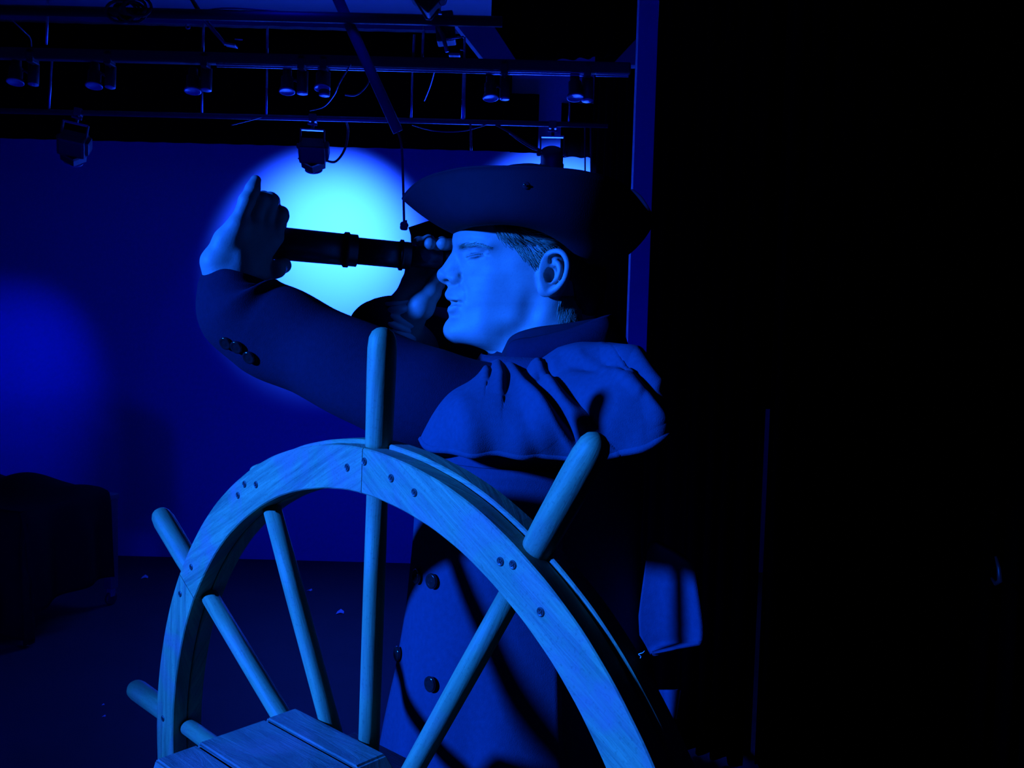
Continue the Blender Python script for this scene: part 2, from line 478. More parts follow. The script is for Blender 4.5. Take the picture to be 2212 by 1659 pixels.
# small lamps on the track
def track_lamp(px, py, w, px2, py2, w2, label, top=140, Y=4.0):
    p = W(px, py, Y)
    t = empty('track_lamp', p)
    tag(t, label, 'lamp', 'small lamps hanging from the lighting track')
    s = Y/F
    r = w*s/2
    ax = Vector((0.05, -0.22, -0.97)).normalized()
    child(lathe('can', [(r*0.50, -r*2.9), (r*0.55, -r*2.85), (r*0.58, -r*1.9), (r*0.78, -r*1.8), (r*0.80, -0.012), (r*0.95, -0.008), (r*1.0, 0.0), (r*0.98, 0.004), (r*0.75, 0.004), (r*0.72, -0.01)],
                'black_paint', None, 28, axis_mtx(p, ax)), t)
    child(lathe('lens', [(r*0.74, -0.012), (r*0.74, 0.001), (r*0.6, 0.003), (r*0.2, 0.005)], 'lens', None, 28, axis_mtx(p, ax)), t)
    child(lathe('bezel', [(r*0.86, 0.002), (r*1.02, 0.002), (r*1.02, 0.006), (r*0.9, 0.0075), (r*0.86, 0.006)], 'lens', None, 28, axis_mtx(p, ax)), t)
    p2 = W(px2, py2, Y+0.02)
    r2 = w2*s/2
    tp = on_track(px2)
    child(lathe('driver_housing', [(r2*0.7, -(tp-p2).length*0.72), (r2, -(tp-p2).length*0.7), (r2, 0), (r2*0.9, 0.004), (r2*0.2, 0.004)], 'black_paint', None, 20, axis_mtx(p2, (0.01, -0.10, -1))), t)
    child(lathe('housing_cap', [(r2*0.7, 0.004), (r2*0.97, 0.004), (r2*0.97, 0.007), (r2*0.3, 0.008)], 'lens', None, 20, axis_mtx(p2, (0.01, -0.10, -1))), t)
    child(tube('stem', [p2+Vector((0, 0, 0.06)), tp+Vector((0, 0, -0.02))], 0.007, 'black_paint', None, 10), t)
    cl = bmesh.new()
    box_bm(cl, tp+Vector((0, -0.005, -0.022)), (0.030, 0.058, 0.046), None, 0.005)
    child(obj_bm('clamp', cl, 'black_paint'), t)
    child(tube('arm', [p+ax*(-r*1.2), p+ax*(-r*1.2)+(p2-p)*0.5+Vector((0, 0, 0.012)), p2+Vector((0, 0, 0.03))], 0.006, 'black_paint', None, 8), t)
track_lamp(33, 176, 34, 72, 180, 22, 'track lamp nearest the left edge of the photo')
track_lamp(203, 184, 34, 238, 186, 22, 'second track lamp from the left, above the tilted box lamp')
track_lamp(416, 195, 34, 445, 192, 24, 'track lamp left of the two lamps over the spotlight pool')
track_lamp(620, 196, 33, 653, 199, 24, 'left one of the two close track lamps over the spotlight pool')
track_lamp(696, 189, 34, 701, 203, 24, 'right one of the two close track lamps over the spotlight pool')
track_lamp(1060, 210, 33, 1090, 211, 22, 'track lamp above the crown of the hat')
track_lamp(1243, 209, 36, 1269, 215, 26, 'track lamp nearest the leg curtain and pale post')

# large lamps on the pipe; each throws its pool of light on the back wall
def stage_lamp(px, py, label, Y=4.6, tilt=0.0, turn=0.0, sc=1.0, cable=None, head='box'):
    p = W(px, py, Y)
    t = empty('stage_lamp', p)
    tag(t, label, 'lamp', 'large lamps hanging from the pipe')
    s = Y/F*sc
    R = Matrix.Rotation(turn, 3, 'Z') @ Matrix.Rotation(tilt, 3, 'Y')
    def at(x, y, z):
        return p + R @ Vector((x*s, y*s, z*s))
    cb = bmesh.new()
    box_bm(cb, at(0, 0, 72), (16*s, 22*s, 16*s), R, 2*s)
    ring_bm(cb, [at(0, 0, 66), at(0, 0, 46)], 4*s, 8)
    ring_bm(cb, [at(-10, -6, 60), at(10, -6, 58)], 3*s, 8)
    child(obj_bm('clamp', cb, 'pipe'), t)
    child(box('yoke_bar', at(0, -4, 47), (50*s, 12*s, 3.2*s), 'bright_pipe', None, R, 0.8*s), t)
    for sx in (-1, 1):
        child(box('yoke_arm', at(sx*24.5, -4, 28), (3*s, 11*s, 40*s), 'black_paint', None, R, 0.6*s), t)
        child(lathe('knob', [(5*s, -3*s), (6*s, 0), (6*s, 4*s), (3*s, 6*s)], 'black_paint', None, 12, axis_mtx(at(sx*27, -4, 12), R @ Vector((sx, 0, 0)))), t)
    R2 = R @ Matrix.Rotation(math.radians(38), 3, 'X')
    def at2(x, y, z):
        return p + R2 @ Vector((x*s, y*s, z*s))
    if head == 'box':
        child(box('housing', at2(0, 4, 2), (56*s, 46*s, 40*s), 'black_paint', None, R2, 6*s), t)
        bmh = bmesh.new()
        ring_bm(bmh, [at2(0, 4, -16), at2(0, 4, -24), at2(0, 4, -38)], [34*s, 27*s, 26*s], 4)
        bmesh.ops.bevel(bmh, geom=bmh.edges[:], offset=1.2*s, segments=1, affect='EDGES')
        child(obj_bm('snoot', bmh, 'black_paint'), t)
        child(box('rear_cap', at2(22, 4, 4), (26*s, 34*s, 30*s), 'black_paint', None, R2, 5*s), t)
    else:
        child(lathe('housing', [(17*s, 0), (22*s, 3*s), (24*s, 14*s), (24*s, 56*s), (25*s, 60*s), (25*s, 70*s), (23*s, 70*s), (22*s, 62*s)], 'black_paint', None, 28, axis_mtx(at2(0, 4, 22), R2 @ Vector((0, 0, -1)))), t)
        child(lathe('collar', [(24.2*s, 0), (26*s, 0.5*s), (26*s, 4*s), (24.2*s, 4.5*s)], 'pipe', None, 28, axis_mtx(at2(0, 4, -14), R2 @ Vector((0, 0, -1)))), t)
    child(lathe('lens', [(19*s, 0), (19*s, 1.5*s), (12*s, 4*s), (4*s, 5*s)], 'lens', None, 24, axis_mtx(at2(0, 4, -41 if head == 'box' else -47), R2 @ Vector((0, 0, -1)))), t)
    if cable:
        child(tube('power_cable', cat([W(*q) for q in cable], 8), 0.0065, 'rope', None, 8), t)
    return at2(0, 4, -52 if head == 'box' else -58)
sB = stage_lamp(675, 330, 'boxy stage lamp hanging in front of the large bright spotlight pool', 4.6, 0.0, 0.12,
                cable=[(700, 345, 4.62), (722, 350, 4.68), (738, 335, 4.72), (748, 312, 4.75), (752, 280, 4.7), (748, 262, 4.62)])
sC = stage_lamp(1192, 345, 'round stage lamp hanging just above the back of the hat', 4.6, 0.0, -0.05, head='can',
                cable=[(1206, 325, 4.6), (1185, 330, 4.6), (1150, 316, 4.6), (1100, 285, 4.6), (1066, 266, 4.6)])
sA = stage_lamp(157, 315, 'tilted boxy stage lamp above the draped cart', 4.6, 0.16, 0.25)
POOL = (0.010, 0.062, 1.0)
spot('pool_light', sB, W(718, 528, YW), POOL, 1650, 78, 1.0, 0.03)
spot('pool_spill', sB, W(725, 610, YW), BLUE, 5.0, 86, 0.08, 0.02)
spot('pool_light', sC, W(1205, 530, YW), POOL, 1650, 82, 1.0, 0.03)
spot('pool_light', sA, W(-260, 1180, YW), BLUE, 170, 66, 1.0, 0.03)

# lamps and cables in front of the beam
yk = empty('yoke_lamp', W(968, 60, 3.7))
tag(yk, 'dark lamp in a bent bracket hanging from the beam above the hat', 'lamp')
s = 3.7/F
child(box('housing', W(962, 62, 3.7), (40*s, 40*s, 62*s), 'black_paint', None, Matrix.Rotation(-0.12, 3, 'Y'), 4*s), yk)
child(tube('bracket', [W(944, 55, 3.66), W(957, 78, 3.64), (W(966, 112, 3.64))], [4*s, 4.5*s, 4*s], 'pipe', None, 8), yk)
child(tube('crossbar', [W(964, 85, 3.62), W(1002, 79, 3.62)], 2*s, 'bright_pipe', None, 8), yk)
child(box('foot_plate', W(982, 119, 3.62), (23*s, 14*s, 5*s), 'bright_pipe', None, None, 1*s), yk)
child(tube('wing_screw', [W(994, 107, 3.62), W(1003, 109, 3.62)], 1.6*s, 'bright_pipe', None, 8), yk)
yk2 = empty('corner_lamp', W(925, 0, 3.4))
tag(yk2, 'dark angled lamp at the top edge of the photo on the beam', 'lamp')
s = 3.4/F
child(box('housing', W(925, -2, 3.4), (52*s, 44*s, 52*s), 'black_paint', None, Matrix.Rotation(math.radians(42), 3, 'Y'), 4*s), yk2)
child(tube('rim_edge', [W(897, 0, 3.36), W(922, 41, 3.36), W(930, 42, 3.36), W(948, 20, 3.36)], 2.4*s, 'pipe', None, 8), yk2)
child(tube('safety_wire', cat([W(948, 3, 3.36), W(953, 12, 3.36), W(962, 9, 3.36), W(966, -6, 3.36)], 5), 1.0*s, 'bright_pipe', None, 6), yk2)
child(lathe('hanging_bolt', [(1.5*s, 0), (2*s, 5*s), (4*s, 11*s), (4*s, 12*s)], 'bright_pipe', None, 10, axis_mtx(W(951, 18, 3.36), (0, 0, -1))), yk2)
pd = empty('paddle_lamp', W(470, 60, 3.7))
tag(pd, 'thin angled lamp arm with a small flat plate below the beam', 'lamp')
s = 3.7/F
child(tube('arm', [W(412, -5, 3.6), W(440, 40, 3.65), W(474, 80, 3.7), W(487, 96, 3.7)], [4*s, 5*s, 4*s, 3*s], 'pipe', None, 8), pd)
child(box('plate', W(499, 98, 3.7), (24*s, 20*s, 4*s), 'bright_pipe', None, Matrix.Rotation(0.15, 3, 'Y'), 0.8*s), pd)
child(tube('lever', [W(507, 85, 3.7), W(524, 86, 3.7)], 1.3*s, 'bright_pipe', None, 8), pd)
hkb = tube('shackle', cat([W(402, 52, 3.6), W(402, 60, 3.6), W(406, 62, 3.6), W(410, 60, 3.6), W(411, 53, 3.6)], 6), 0.0028, 'bright_pipe', None, 8)
tag(hkb, 'small bright shackle hanging under the beam', 'shackle')
# coiled cable thrown over the beam
cc = bmesh.new()
for k in range(6):
    c0 = W(262+k*8, 22+rng.uniform(-4, 6), 3.58)
    rr = rng.uniform(0.032, 0.055)
    ring_bm(cc, [c0+Vector((rr*math.cos(a)*1.15, rng.uniform(-.004, .004)+0.02*math.sin(k), rr*math.sin(a)*0.8)) for a in np.linspace(0, 2*PI, 22)], 0.006, 6)
tag(obj_bm('cable_coil', cc, 'rope', None, True), 'coil of black cable looped over the beam', 'cable')
cables = [([(445, 22, 3.6), (480, 18, 3.58), (530, 19, 3.58), (600, 24, 3.6)], 0.003, 'thin pale cable lying along the top of the beam'),
          ([(5, 24, 3.6), (50, 66, 3.7), (65, 82, 3.8), (68, 100, 3.9)], 0.003, 'dim cable drooping from the beam at the left edge'),
          ([(758, 138, 3.9), (745, 160, 3.9), (732, 182, 3.9), (722, 205, 4.0), (700, 230, 4.2), (670, 239, 4.4)], 0.0032, 'cable curving down from the track to the pipe above the pool of light'),
          ([(797, 141, 3.985), (798, 172, 3.97), (785, 194, 3.97), (767, 206, 4.0), (745, 205, 4.0)], 0.0035, 'short bright cable loop beside the slanting pole'),
          ([(500, 270, 4.5), (540, 260, 4.55), (575, 250, 4.6)], 0.003, 'cable end trailing from the lamp pipe left of the boxy lamp'),
          ([(890, 270, 4.6), (940, 283, 4.6), (1000, 283, 4.6), (1062, 266, 4.6)], 0.003, 'slack cable slung under the lamp pipe above the hat'),
          ([(1100, 288, 4.62), (1130, 310, 4.62), (1160, 325, 4.62), (1200, 326, 4.62)], 0.003, 'second cable sagging toward the round lamp'),
          ([(1264, 270, 4.6), (1264, 372, 4.65), (1266, 420, 4.7)], 0.004, 'dark drop cable in front of the lit wall by the leg curtain'),
          ([(1276, 270, 4.6), (1277, 372, 4.65), (1277, 420, 4.7)], 0.005, 'second dark drop cable close to the leg curtain'),
          ([(942, 141, 4.0), (930, 185, 4.2), (917, 218, 4.4)], 0.003, 'faint loose cable between track and pipe above the hat'),
          ([(1017, 263, 4.6), (1018, 325, 4.62)], 0.006, 'short dim cable tail hanging below the pipe above the hat')]
for pts, r, lb in cables:
    tag(tube('cable', cat([W(*q) for q in pts], 7), r, 'rope' if 'dark' in lb else 'pipe', None, 8), lb, 'cable', 'loose cables in the lighting grid')

# ------------------------------------------------------------------ draped cart at the side of the stage
cA = Vector((-2.27, 4.07, 0)); cB = Vector((-2.075, 4.64, 0))
dS = (cB-cA); LS = dS.length; dS.normalize()
dL = Vector((-dS.y, dS.x, 0))
cart = empty('rolling_cart', cA)
tag(cart, 'low rolling cart on casters under a black cloth, left of the wheel', 'cart')
CH = 0.60
def cp(l, d, z):
    return cA + dL*l + dS*d + Vector((0, 0, z))
rotc = Matrix(((dL.x, dS.x, 0), (dL.y, dS.y, 0), (0, 0, 1)))
child(box('table_top', cp(0.8, LS/2, CH-0.015), (1.6, LS, 0.03), 'pipe', None, rotc, 0.004), cart)
for l in (0.03, 1.57):
    for d in (0.03, LS-0.03):
        child(box('leg', cp(l, d, (CH-0.03+0.09)/2), (0.05, 0.05, CH-0.03-0.09), 'pipe', None, rotc, 0.004), cart)
        cst = child(lathe('caster', [(0.03, -0.011), (0.036, -0.008), (0.036, 0.008), (0.03, 0.011)], 'black_paint', None, 18, axis_mtx(cp(l, d, 0.036), dL)), cart)
        child(box('caster_fork', cp(l, d, 0.068), (0.032, 0.03, 0.044), 'bright_pipe', None, rotc, 0.003), cart)
child(box('lower_shelf', cp(0.8, LS/2, 0.16), (1.5, LS-0.08, 0.02), 'pipe', None, rotc, 0.003), cart)
# the cloth over it
nl, nd = 110, 90
ls = np.linspace(-0.50, 1.62, nl); ds = np.linspace(-0.62, LS-0.10, nd)
V = np.zeros((nd, nl, 3))
for j, d in enumerate(ds):
    for i, l in enumerate(ls):
        el = max(0, -l-0.02+0.02); ed = max(0, -d)
        lum = 0.11*math.exp(-((l-0.32)/0.20)**2-((d-0.30)/0.2)**2)+0.15*math.exp(-((l-0.95)/0.30)**2-((d-0.32)/0.22)**2)+0.04*math.exp(-((l-0.05)/0.08)**2-((d-0.4)/0.15)**2)
        z = CH+0.012+lum
        ll = l; dd = d
        drop = 0.0
        if el > 0 or ed > 0:
            e = math.hypot(el, ed)
            drop = max(0, e-0.03)
            wv = 0.030*math.sin(l*21+1.3*math.sin(d*9))*min(1, ed/0.2) if ed > el else 0.028*math.sin(d*23+1)*min(1, el/0.2)
            o_ = 0.035*(1-math.exp(-e/0.03))+0.05*drop
            if ed >= el:
                dd = -o_-wv; ll = max(l, -0.05-0.08*drop)
            else:
                ll = -o_-wv; dd = d if d > 0 else -0.04
            drop *= 0.97+0.06*math.sin(l*7+d*5)
        V[j, i] = cp(ll, dd, max(0.02, z-drop))
Q = [(j*nl+i, j*nl+i+1, (j+1)*nl+i+1, (j+1)*nl+i) for j in range(nd-1) for i in range(nl-1)]
clo = obj_np('drape_cloth', V.reshape(-1, 3), Q, 'cart_cloth')
sm = clo.modifiers.new('thickness', 'SOLIDIFY'); sm.thickness = 0.004
tag(clo, 'black cloth draped in folds over the lumpy rolling cart', 'cloth')

# paper scraps on the floor
for px, py, w, a, lb in ((313, 1248, 14, 0.3, 'paper scrap on the floor nearest the draped cart'),
                         (669, 1276, 9, -0.4, 'paper scrap on the floor farthest back, between two slanting spokes'),
                         (735, 1324, 17, 0.1, 'longest paper scrap on the floor left of the upright spoke'),
                         (673, 1364, 9, 1.1, 'paper scrap on the floor just below the one between two spokes'),
                         (223, 1523, 5, 0.2, 'upper one of two tiny paper scraps on the floor at lower left'),
                         (225, 1548, 6, 0.0, 'lower one of two tiny paper scraps on the floor at lower left')):
    d = ray(px, py)
    p = CAM+d*(-CAM.z/d.z)
    s = p.y/F*w/2
    bm = bmesh.new()
    R = Matrix.Rotation(a, 4, 'Z')
    pts = [(-1, -0.9, 0.05), (0.1, -0.5, 0.25), (1, -0.7, 0.05), (0.9, 0.6, 0.1), (0.0, 1.1, 0.5), (-0.8, 0.5, 0.1)]
    top = [bm.verts.new(p+R.to_3x3() @ Vector((x*s, y*s*1.4, z*s+0.002))) for x, y, z in pts]
    bot = [bm.verts.new(v.co-Vector((0, 0, 0.001))) for v in top]
    bm.faces.new(top); bm.faces.new(bot[::-1])
    for i in range(6):
        bm.faces.new((top[i], bot[i], bot[(i+1) % 6], top[(i+1) % 6]))
    tag(obj_bm('paper_scrap', bm, 'paper'), lb, 'paper', 'paper scraps on the stage floor')

# ------------------------------------------------------------------ ship's wheel
WC = Vector((-0.1434, 0.8099, 1.0083))
WY = -0.7455
WU = Vector((math.cos(WY), math.sin(WY), 0)); WN = Vector((math.sin(WY), -math.cos(WY), 0)); WZ = Vector((0, 0, 1))
wheel = empty('ships_wheel', WC)
tag(wheel, 'large wooden ship steering wheel with turned handles in front of the actor', 'wheel')
def wp(u, h, o):
    return WC + WU*u + WZ*h + WN*o
def set_uv(me, fn):
    uv = me.uv_layers.new(name='UVMap')
    for p in me.polygons:
        for li in p.loop_indices:
            uv.data[li].uv = fn(me.vertices[me.loops[li].vertex_index].co, p)
def felloe(a0, a1, r0, r1, o0, o1, ch=0.0012, n=44):
    """a curved board of the rim, edges eased"""
    bm = bmesh.new()
    sec = [(r0+ch, o1), (r0, o1-ch), (r0, o0+ch), (r0+ch, o0), (r1-ch, o0), (r1, o0+ch), (r1, o1-ch), (r1-ch, o1)]
    rings = []
    for k in range(n+1):
        a = a0+(a1-a0)*k/n
        wob = 0.00025*math.sin(a*17)+0.0001*math.sin(a*57+o0*90)
        rings.append([bm.verts.new(wp((r+wob)*math.cos(a), (r+wob)*math.sin(a), o)) for r, o in sec])
    m = len(sec)
    for k in range(n):
        for i in range(m):
            bm.faces.new((rings[k][i], rings[k][(i+1) % m], rings[k+1][(i+1) % m], rings[k+1][i]))
    bm.faces.new(rings[0][::-1]); bm.faces.new(rings[-1])
    o = obj_bm('felloe', bm, 'wood')
    am = (a0+a1)/2
    t = WU*(-math.sin(am))+WZ*math.cos(am); r = WU*math.cos(am)+WZ*math.sin(am)
    ou, ov = random.uniform(0, 20), random.uniform(0, 20)
    tilt = random.uniform(-0.12, 0.12)
    set_uv(o.data, lambda co, p: (ou+(co-WC).dot(t)+tilt*(co-WC).dot(r), ov+(co-WC).dot(r)+0.7*(co-WC).dot(WN)))
    for p in o.data.polygons:
        p.use_smooth = False
    return child(o, wheel)
A0 = math.radians(88.5)
RI, RO, RT = 0.3576, 0.400, 0.038
for k in range(6):
    a = A0+k*PI/3
    felloe(a+0.0012, a+PI/3-0.0012, RI, RO, -RT/2, 0.0)
    felloe(a+PI/6+0.0012, a+PI/2-0.0012, RI-0.001, RO+0.004, -RT, -RT/2-0.0008)
def dowel(name, a, prof, o, seg=20):
    """a round stick along the radius at angle a; prof = (distance from centre, radius)"""
    d = WU*math.cos(a)+WZ*math.sin(a)
    bm = bmesh.new()
    base = WC+WN*o
    s1 = d.cross(WN).normalized(); s2 = WN
    rings = []
    for r, q in prof:
        j = 1+random.uniform(-0.015, 0.015)
        rings.append([bm.verts.new(base+d*r+(s1*math.cos(2*PI*k/seg)+s2*math.sin(2*PI*k/seg))*q*j) for k in range(seg)])
    for i in range(len(rings)-1):
        for k in range(seg):
            bm.faces.new((rings[i][k], rings[i][(k+1) % seg], rings[i+1][(k+1) % seg], rings[i+1][k]))
    bm.faces.new(rings[0][::-1]); bm.faces.new(rings[-1])
    ob = obj_bm(name, bm, 'dowel', None, True)
    ou, ov = random.uniform(0, 20), random.uniform(0, 20)
    set_uv(ob.data, lambda co, p: (ou+(co-base).dot(d), ov+0.012*math.atan2((co-base).dot(s2), (co-base).dot(s1)+1e-6)))
    return child(ob, wheel)
SO = -RT/2
for k in range(12):
    a = A0+k*PI/6
    dowel('spoke', a, [(0.07, 0.0100), (0.16, 0.0102), (0.26, 0.0104), (RI-0.0005, 0.0100)], SO)
    if k not in (1, 10):                       # two handles are broken off
        dowel('handle', a, [(RO-0.002, 0.0122), (RO+0.004, 0.0128), (0.425, 0.0132), (0.47, 0.0136), (0.492, 0.0136), (0.502, 0.0124), (0.5075, 0.0098), (0.5105, 0.006), (0.5115, 0.002)], SO)
# stub of the broken handle
sa = A0+PI/6
dowel('handle_stub', sa, [(RO+0.001, 0.0125), (RO+0.004, 0.0122), (RO+0.0055, 0.011)], SO)
# hub of three thick boards, and the axle behind
hubpoly = [(-0.104, 0.117), (0.043, 0.120), (0.115, 0.060), (0.115, -0.060), (0.05, -0.120), (-0.10, -0.120), (-0.138, -0.05), (-0.138, 0.05)]
def hub_board(o0, o1, sc, mat='hub', name='hub_board'):
    bm = bmesh.new()
    f = [bm.verts.new(wp(x*sc, y*sc, o0)) for x, y in hubpoly]
    b = [bm.verts.new(wp(x*sc, y*sc, o1)) for x, y in hubpoly]
    bm.faces.new(f); bm.faces.new(b[::-1])
    for i in range(8):
        bm.faces.new((f[i], b[i], b[(i+1) % 8], f[(i+1) % 8]))
    bmesh.ops.bevel(bm, geom=bm.edges[:], offset=0.0022, segments=2, affect='EDGES')
    ob = obj_bm(name, bm, mat)
    ou, ov = random.uniform(0, 20), random.uniform(0, 20)
    set_uv(ob.data, lambda co, p: (ou+(co-WC).dot(WU), ov+(co-WC).dot(WN)+0.8*(co-WC).z))
    return child(ob, wheel)
hub_board(-0.008, 0.027, 1.0)
hub_board(0.0285, 0.100, 0.995)
hub_board(0.1015, 0.142, 0.985)
hub_board(-0.032, -0.062, 0.72)
child(tube('axle', [wp(0, 0, 0.165), wp(0, 0, -0.08)], 0.022, 'pipe', None, 16), wheel)
# screws driven into the face of the rim
def on_face(px, py, o=0.0):
    d = ray(px, py)
    t = (WC+WN*o-CAM).dot(WN)/d.dot(WN)
    return CAM+d*t
sbm = bmesh.new()
rr_ = [(0.0038, 0.0), (0.0038, 0.0004), (0.0030, 0.0010), (0.0014, 0.0005)]
sme = None
for px, py in ((787, 997), (750, 1010), (845, 1033), (895, 1064), (1081, 1213), (1108, 1220), (1168, 1322), (553, 1047), (528, 1046), (514, 1070), (413, 1225), (389, 1283), (352, 1552)):
    if sme is None:
        bm = bmesh.new()
        seg = 14
        rings = [[bm.verts.new((r*math.cos(2*PI*k/seg), r*math.sin(2*PI*k/seg), h)) for k in range(seg)] for r, h in rr_]
        for i in range(3):
            for k in range(seg):
                bm.faces.new((rings[i][k], rings[i][(k+1) % seg], rings[i+1][(k+1) % seg], rings[i+1][k]))
        bm.faces.new(rings[-1])
        for q in (0, PI/2):
            box_bm(bm, (0, 0, 0.0007), (0.0042, 0.0009, 0.0009), Matrix.Rotation(q, 3, 'Z'))
        sme = bpy.data.meshes.new('screw'); bm.to_mesh(sme); bm.free(); sme.materials.append(M['screw'])
    o = bpy.data.objects.new('screw', sme); COL.objects.link(o)
    o.matrix_world = axis_mtx(on_face(px, py, 0.0), WN) @ Matrix.Rotation(random.uniform(0, 3), 4, 'Z')
    child(o, wheel)
# loose thread caught on the rim
tp = on_face(1383, 1422, -0.03)
tag(tube('loose_thread', cat([tp, tp+Vector((0.0005, 0, 0.0015)), tp+Vector((-0.0012, 0, 0.003)), tp+Vector((0.0015, -0.001, 0.0045)), tp+Vector((0.003, 0, 0.0055))], 5), 0.0003, 'paper', None, 6),
    'tiny pale thread caught on the outer rim edge at lower right', 'thread')
# pedestal that carries the axle
ped = empty('wheel_pedestal', wp(0, -1.0, 0.27))
tag(ped, 'wooden pedestal carrying the wheel axle on the near side', 'stand')
rw = Matrix(((WU.x, WN.x, 0), (WU.y, WN.y, 0), (0, 0, 1)))
def pbox(name, c, s_):
    o = box(name, c, s_, 'hub', None, rw, 0.004)
    set_uv(o.data, lambda co, p: (co.z, (co-WC).dot(WU)+(co-WC).dot(WN)))
    return child(o, ped)
pbox('post', wp(0, -1.0083+0.555, 0.22), (0.12, 0.10, 1.05))
pbox('base', wp(0, -1.0083+0.015, 0.24), (0.5, 0.40, 0.03))

# ------------------------------------------------------------------ the actor
YH = 1.20                       # middle plane of the head
def H(px, py, b=0.0):
    return np.array(W(px, py, YH-b))
class Field:
    """a solid sculpted on a grid: smooth unions, cuts and small relief, then meshed"""
    def __init__(s, xs, ys, zs, far=0.05):
        s.xs, s.ys, s.zs = [np.asarray(a, np.float32) for a in (xs, ys, zs)]
        s.F = np.full((len(xs), len(ys), len(zs)), far, np.float32)
    def sl(s, lo, hi):
        r = []
        for a, l, h in zip((s.xs, s.ys, s.zs), lo, hi):
            r.append(slice(int(np.searchsorted(a, l)), int(np.searchsorted(a, h))))
        return tuple(r), np.meshgrid(s.xs[r[0]], s.ys[r[1]], s.zs[r[2]], indexing='ij', sparse=True)
    @staticmethod
    def smin(a, b, k):
        h = np.clip(0.5+0.5*(b-a)/k, 0, 1)
        return b+(a-b)*h-k*h*(1-h)
    def add(s, fn, lo, hi, k=0.01, m=0.05):
        i, (X, Y, Z) = s.sl(np.array(lo)-m, np.array(hi)+m)
        if 0 in s.F[i].shape:
            return
        s.F[i] = s.smin(s.F[i], fn(X, Y, Z).astype(np.float32), k)
    def cut(s, fn, lo, hi, k=0.004, m=0.02):
        i, (X, Y, Z) = s.sl(np.array(lo)-m, np.array(hi)+m)
        s.F[i] = -s.smin(-s.F[i], fn(X, Y, Z).astype(np.float32), k)
    def cone(s, a, b, ra, rb, k=0.01):
        a = np.array(a, float); b = np.array(b, float)
        d = b-a; L2 = d@d
        def fn(X, Y, Z):
            t = np.clip(((X-a[0])*d[0]+(Y-a[1])*d[1]+(Z-a[2])*d[2])/L2, 0, 1)
            return np.sqrt((X-a[0]-t*d[0])**2+(Y-a[1]-t*d[1])**2+(Z-a[2]-t*d[2])**2)-(ra+(rb-ra)*t)
        r = max(ra, rb)
        s.add(fn, np.minimum(a, b)-r, np.maximum(a, b)+r, k)
    def chain(s, P, R, k=0.01):
        for i in range(len(P)-1):
            s.cone(P[i], P[i+1], R[i], R[i+1], k)
    def ell_fn(s, c, r, rot=None):
        c = np.array(c, float); r = np.array(r, float)
        def fn(X, Y, Z):
            x, y, z = X-c[0], Y-c[1], Z-c[2]
            if rot is not None:
                R = np.array(rot)
                x, y, z = R[0, 0]*x+R[1, 0]*y+R[2, 0]*z, R[0, 1]*x+R[1, 1]*y+R[2, 1]*z, R[0, 2]*x+R[1, 2]*y+R[2, 2]*z
            k0 = np.sqrt((x/r[0])**2+(y/r[1])**2+(z/r[2])**2)+1e-9
            k1 = np.sqrt((x/r[0]**2)**2+(y/r[1]**2)**2+(z/r[2]**2)**2)+1e-9
            return k0*(k0-1)/k1
        return fn
    def ell(s, c, r, k=0.01, rot=None):
        m = max(r)
        s.add(s.ell_fn(c, r, rot), np.array(c)-m, np.array(c)+m, k)
    def cut_ell(s, c, r, k=0.003, rot=None):
        m = max(r)
        s.cut(lambda X, Y, Z: s.ell_fn(c, r, rot)(X, Y, Z), np.array(c)-m, np.array(c)+m, k)
    def bump(s, c, sg, amp):
        c = np.array(c, float); sg = np.array(sg, float)*np.ones(3)
        i, (X, Y, Z) = s.sl(c-3*sg, c+3*sg)
        s.F[i] -= (amp*np.exp(-((X-c[0])/sg[0])**2-((Y-c[1])/sg[1])**2-((Z-c[2])/sg[2])**2)).astype(np.float32)
    def groove(s, P, sg, amp):
        P = [np.array(p, float) for p in P]
        lo = np.min(P, 0)-3*sg; hi = np.max(P, 0)+3*sg
        i, (X, Y, Z) = s.sl(lo, hi)
        D = np.full(s.F[i].shape, 1e9)
        for a, b in zip(P[:-1], P[1:]):
            d = b-a; L2 = d@d+1e-12
            t = np.clip(((X-a[0])*d[0]+(Y-a[1])*d[1]+(Z-a[2])*d[2])/L2, 0, 1)
            D = np.minimum(D, (X-a[0]-t*d[0])**2+(Y-a[1]-t*d[1])**2+(Z-a[2]-t*d[2])**2)
        s.F[i] += (amp*np.exp(-D/sg**2)).astype(np.float32)
    def hit(s, px, py, Y0=1.07, Y1=1.205, off=0.0):
        """where the line of sight through px, py meets the solid"""
        d = np.array(ray(px, py)); t = np.linspace(Y0, Y1, 400)/d[1]
        P = np.array(CAM)+d*t[:, None]
        ix = [np.clip(np.searchsorted(a, P[:, i])-1, 0, len(a)-2) for i, a in enumerate((s.xs, s.ys, s.zs))]
        fr = [(P[:, i]-a[ix[i]])/(a[ix[i]+1]-a[ix[i]]) for i, a in enumerate((s.xs, s.ys, s.zs))]
        v = 0
        for a in (0, 1):
            for b in (0, 1):
                for c in (0, 1):
                    v = v+s.F[ix[0]+a, ix[1]+b, ix[2]+c]*(fr[0] if a else 1-fr[0])*(fr[1] if b else 1-fr[1])*(fr[2] if c else 1-fr[2])
        k = np.nonzero(v < 0)[0]
        return P[k[0]] if len(k) else P[-1]
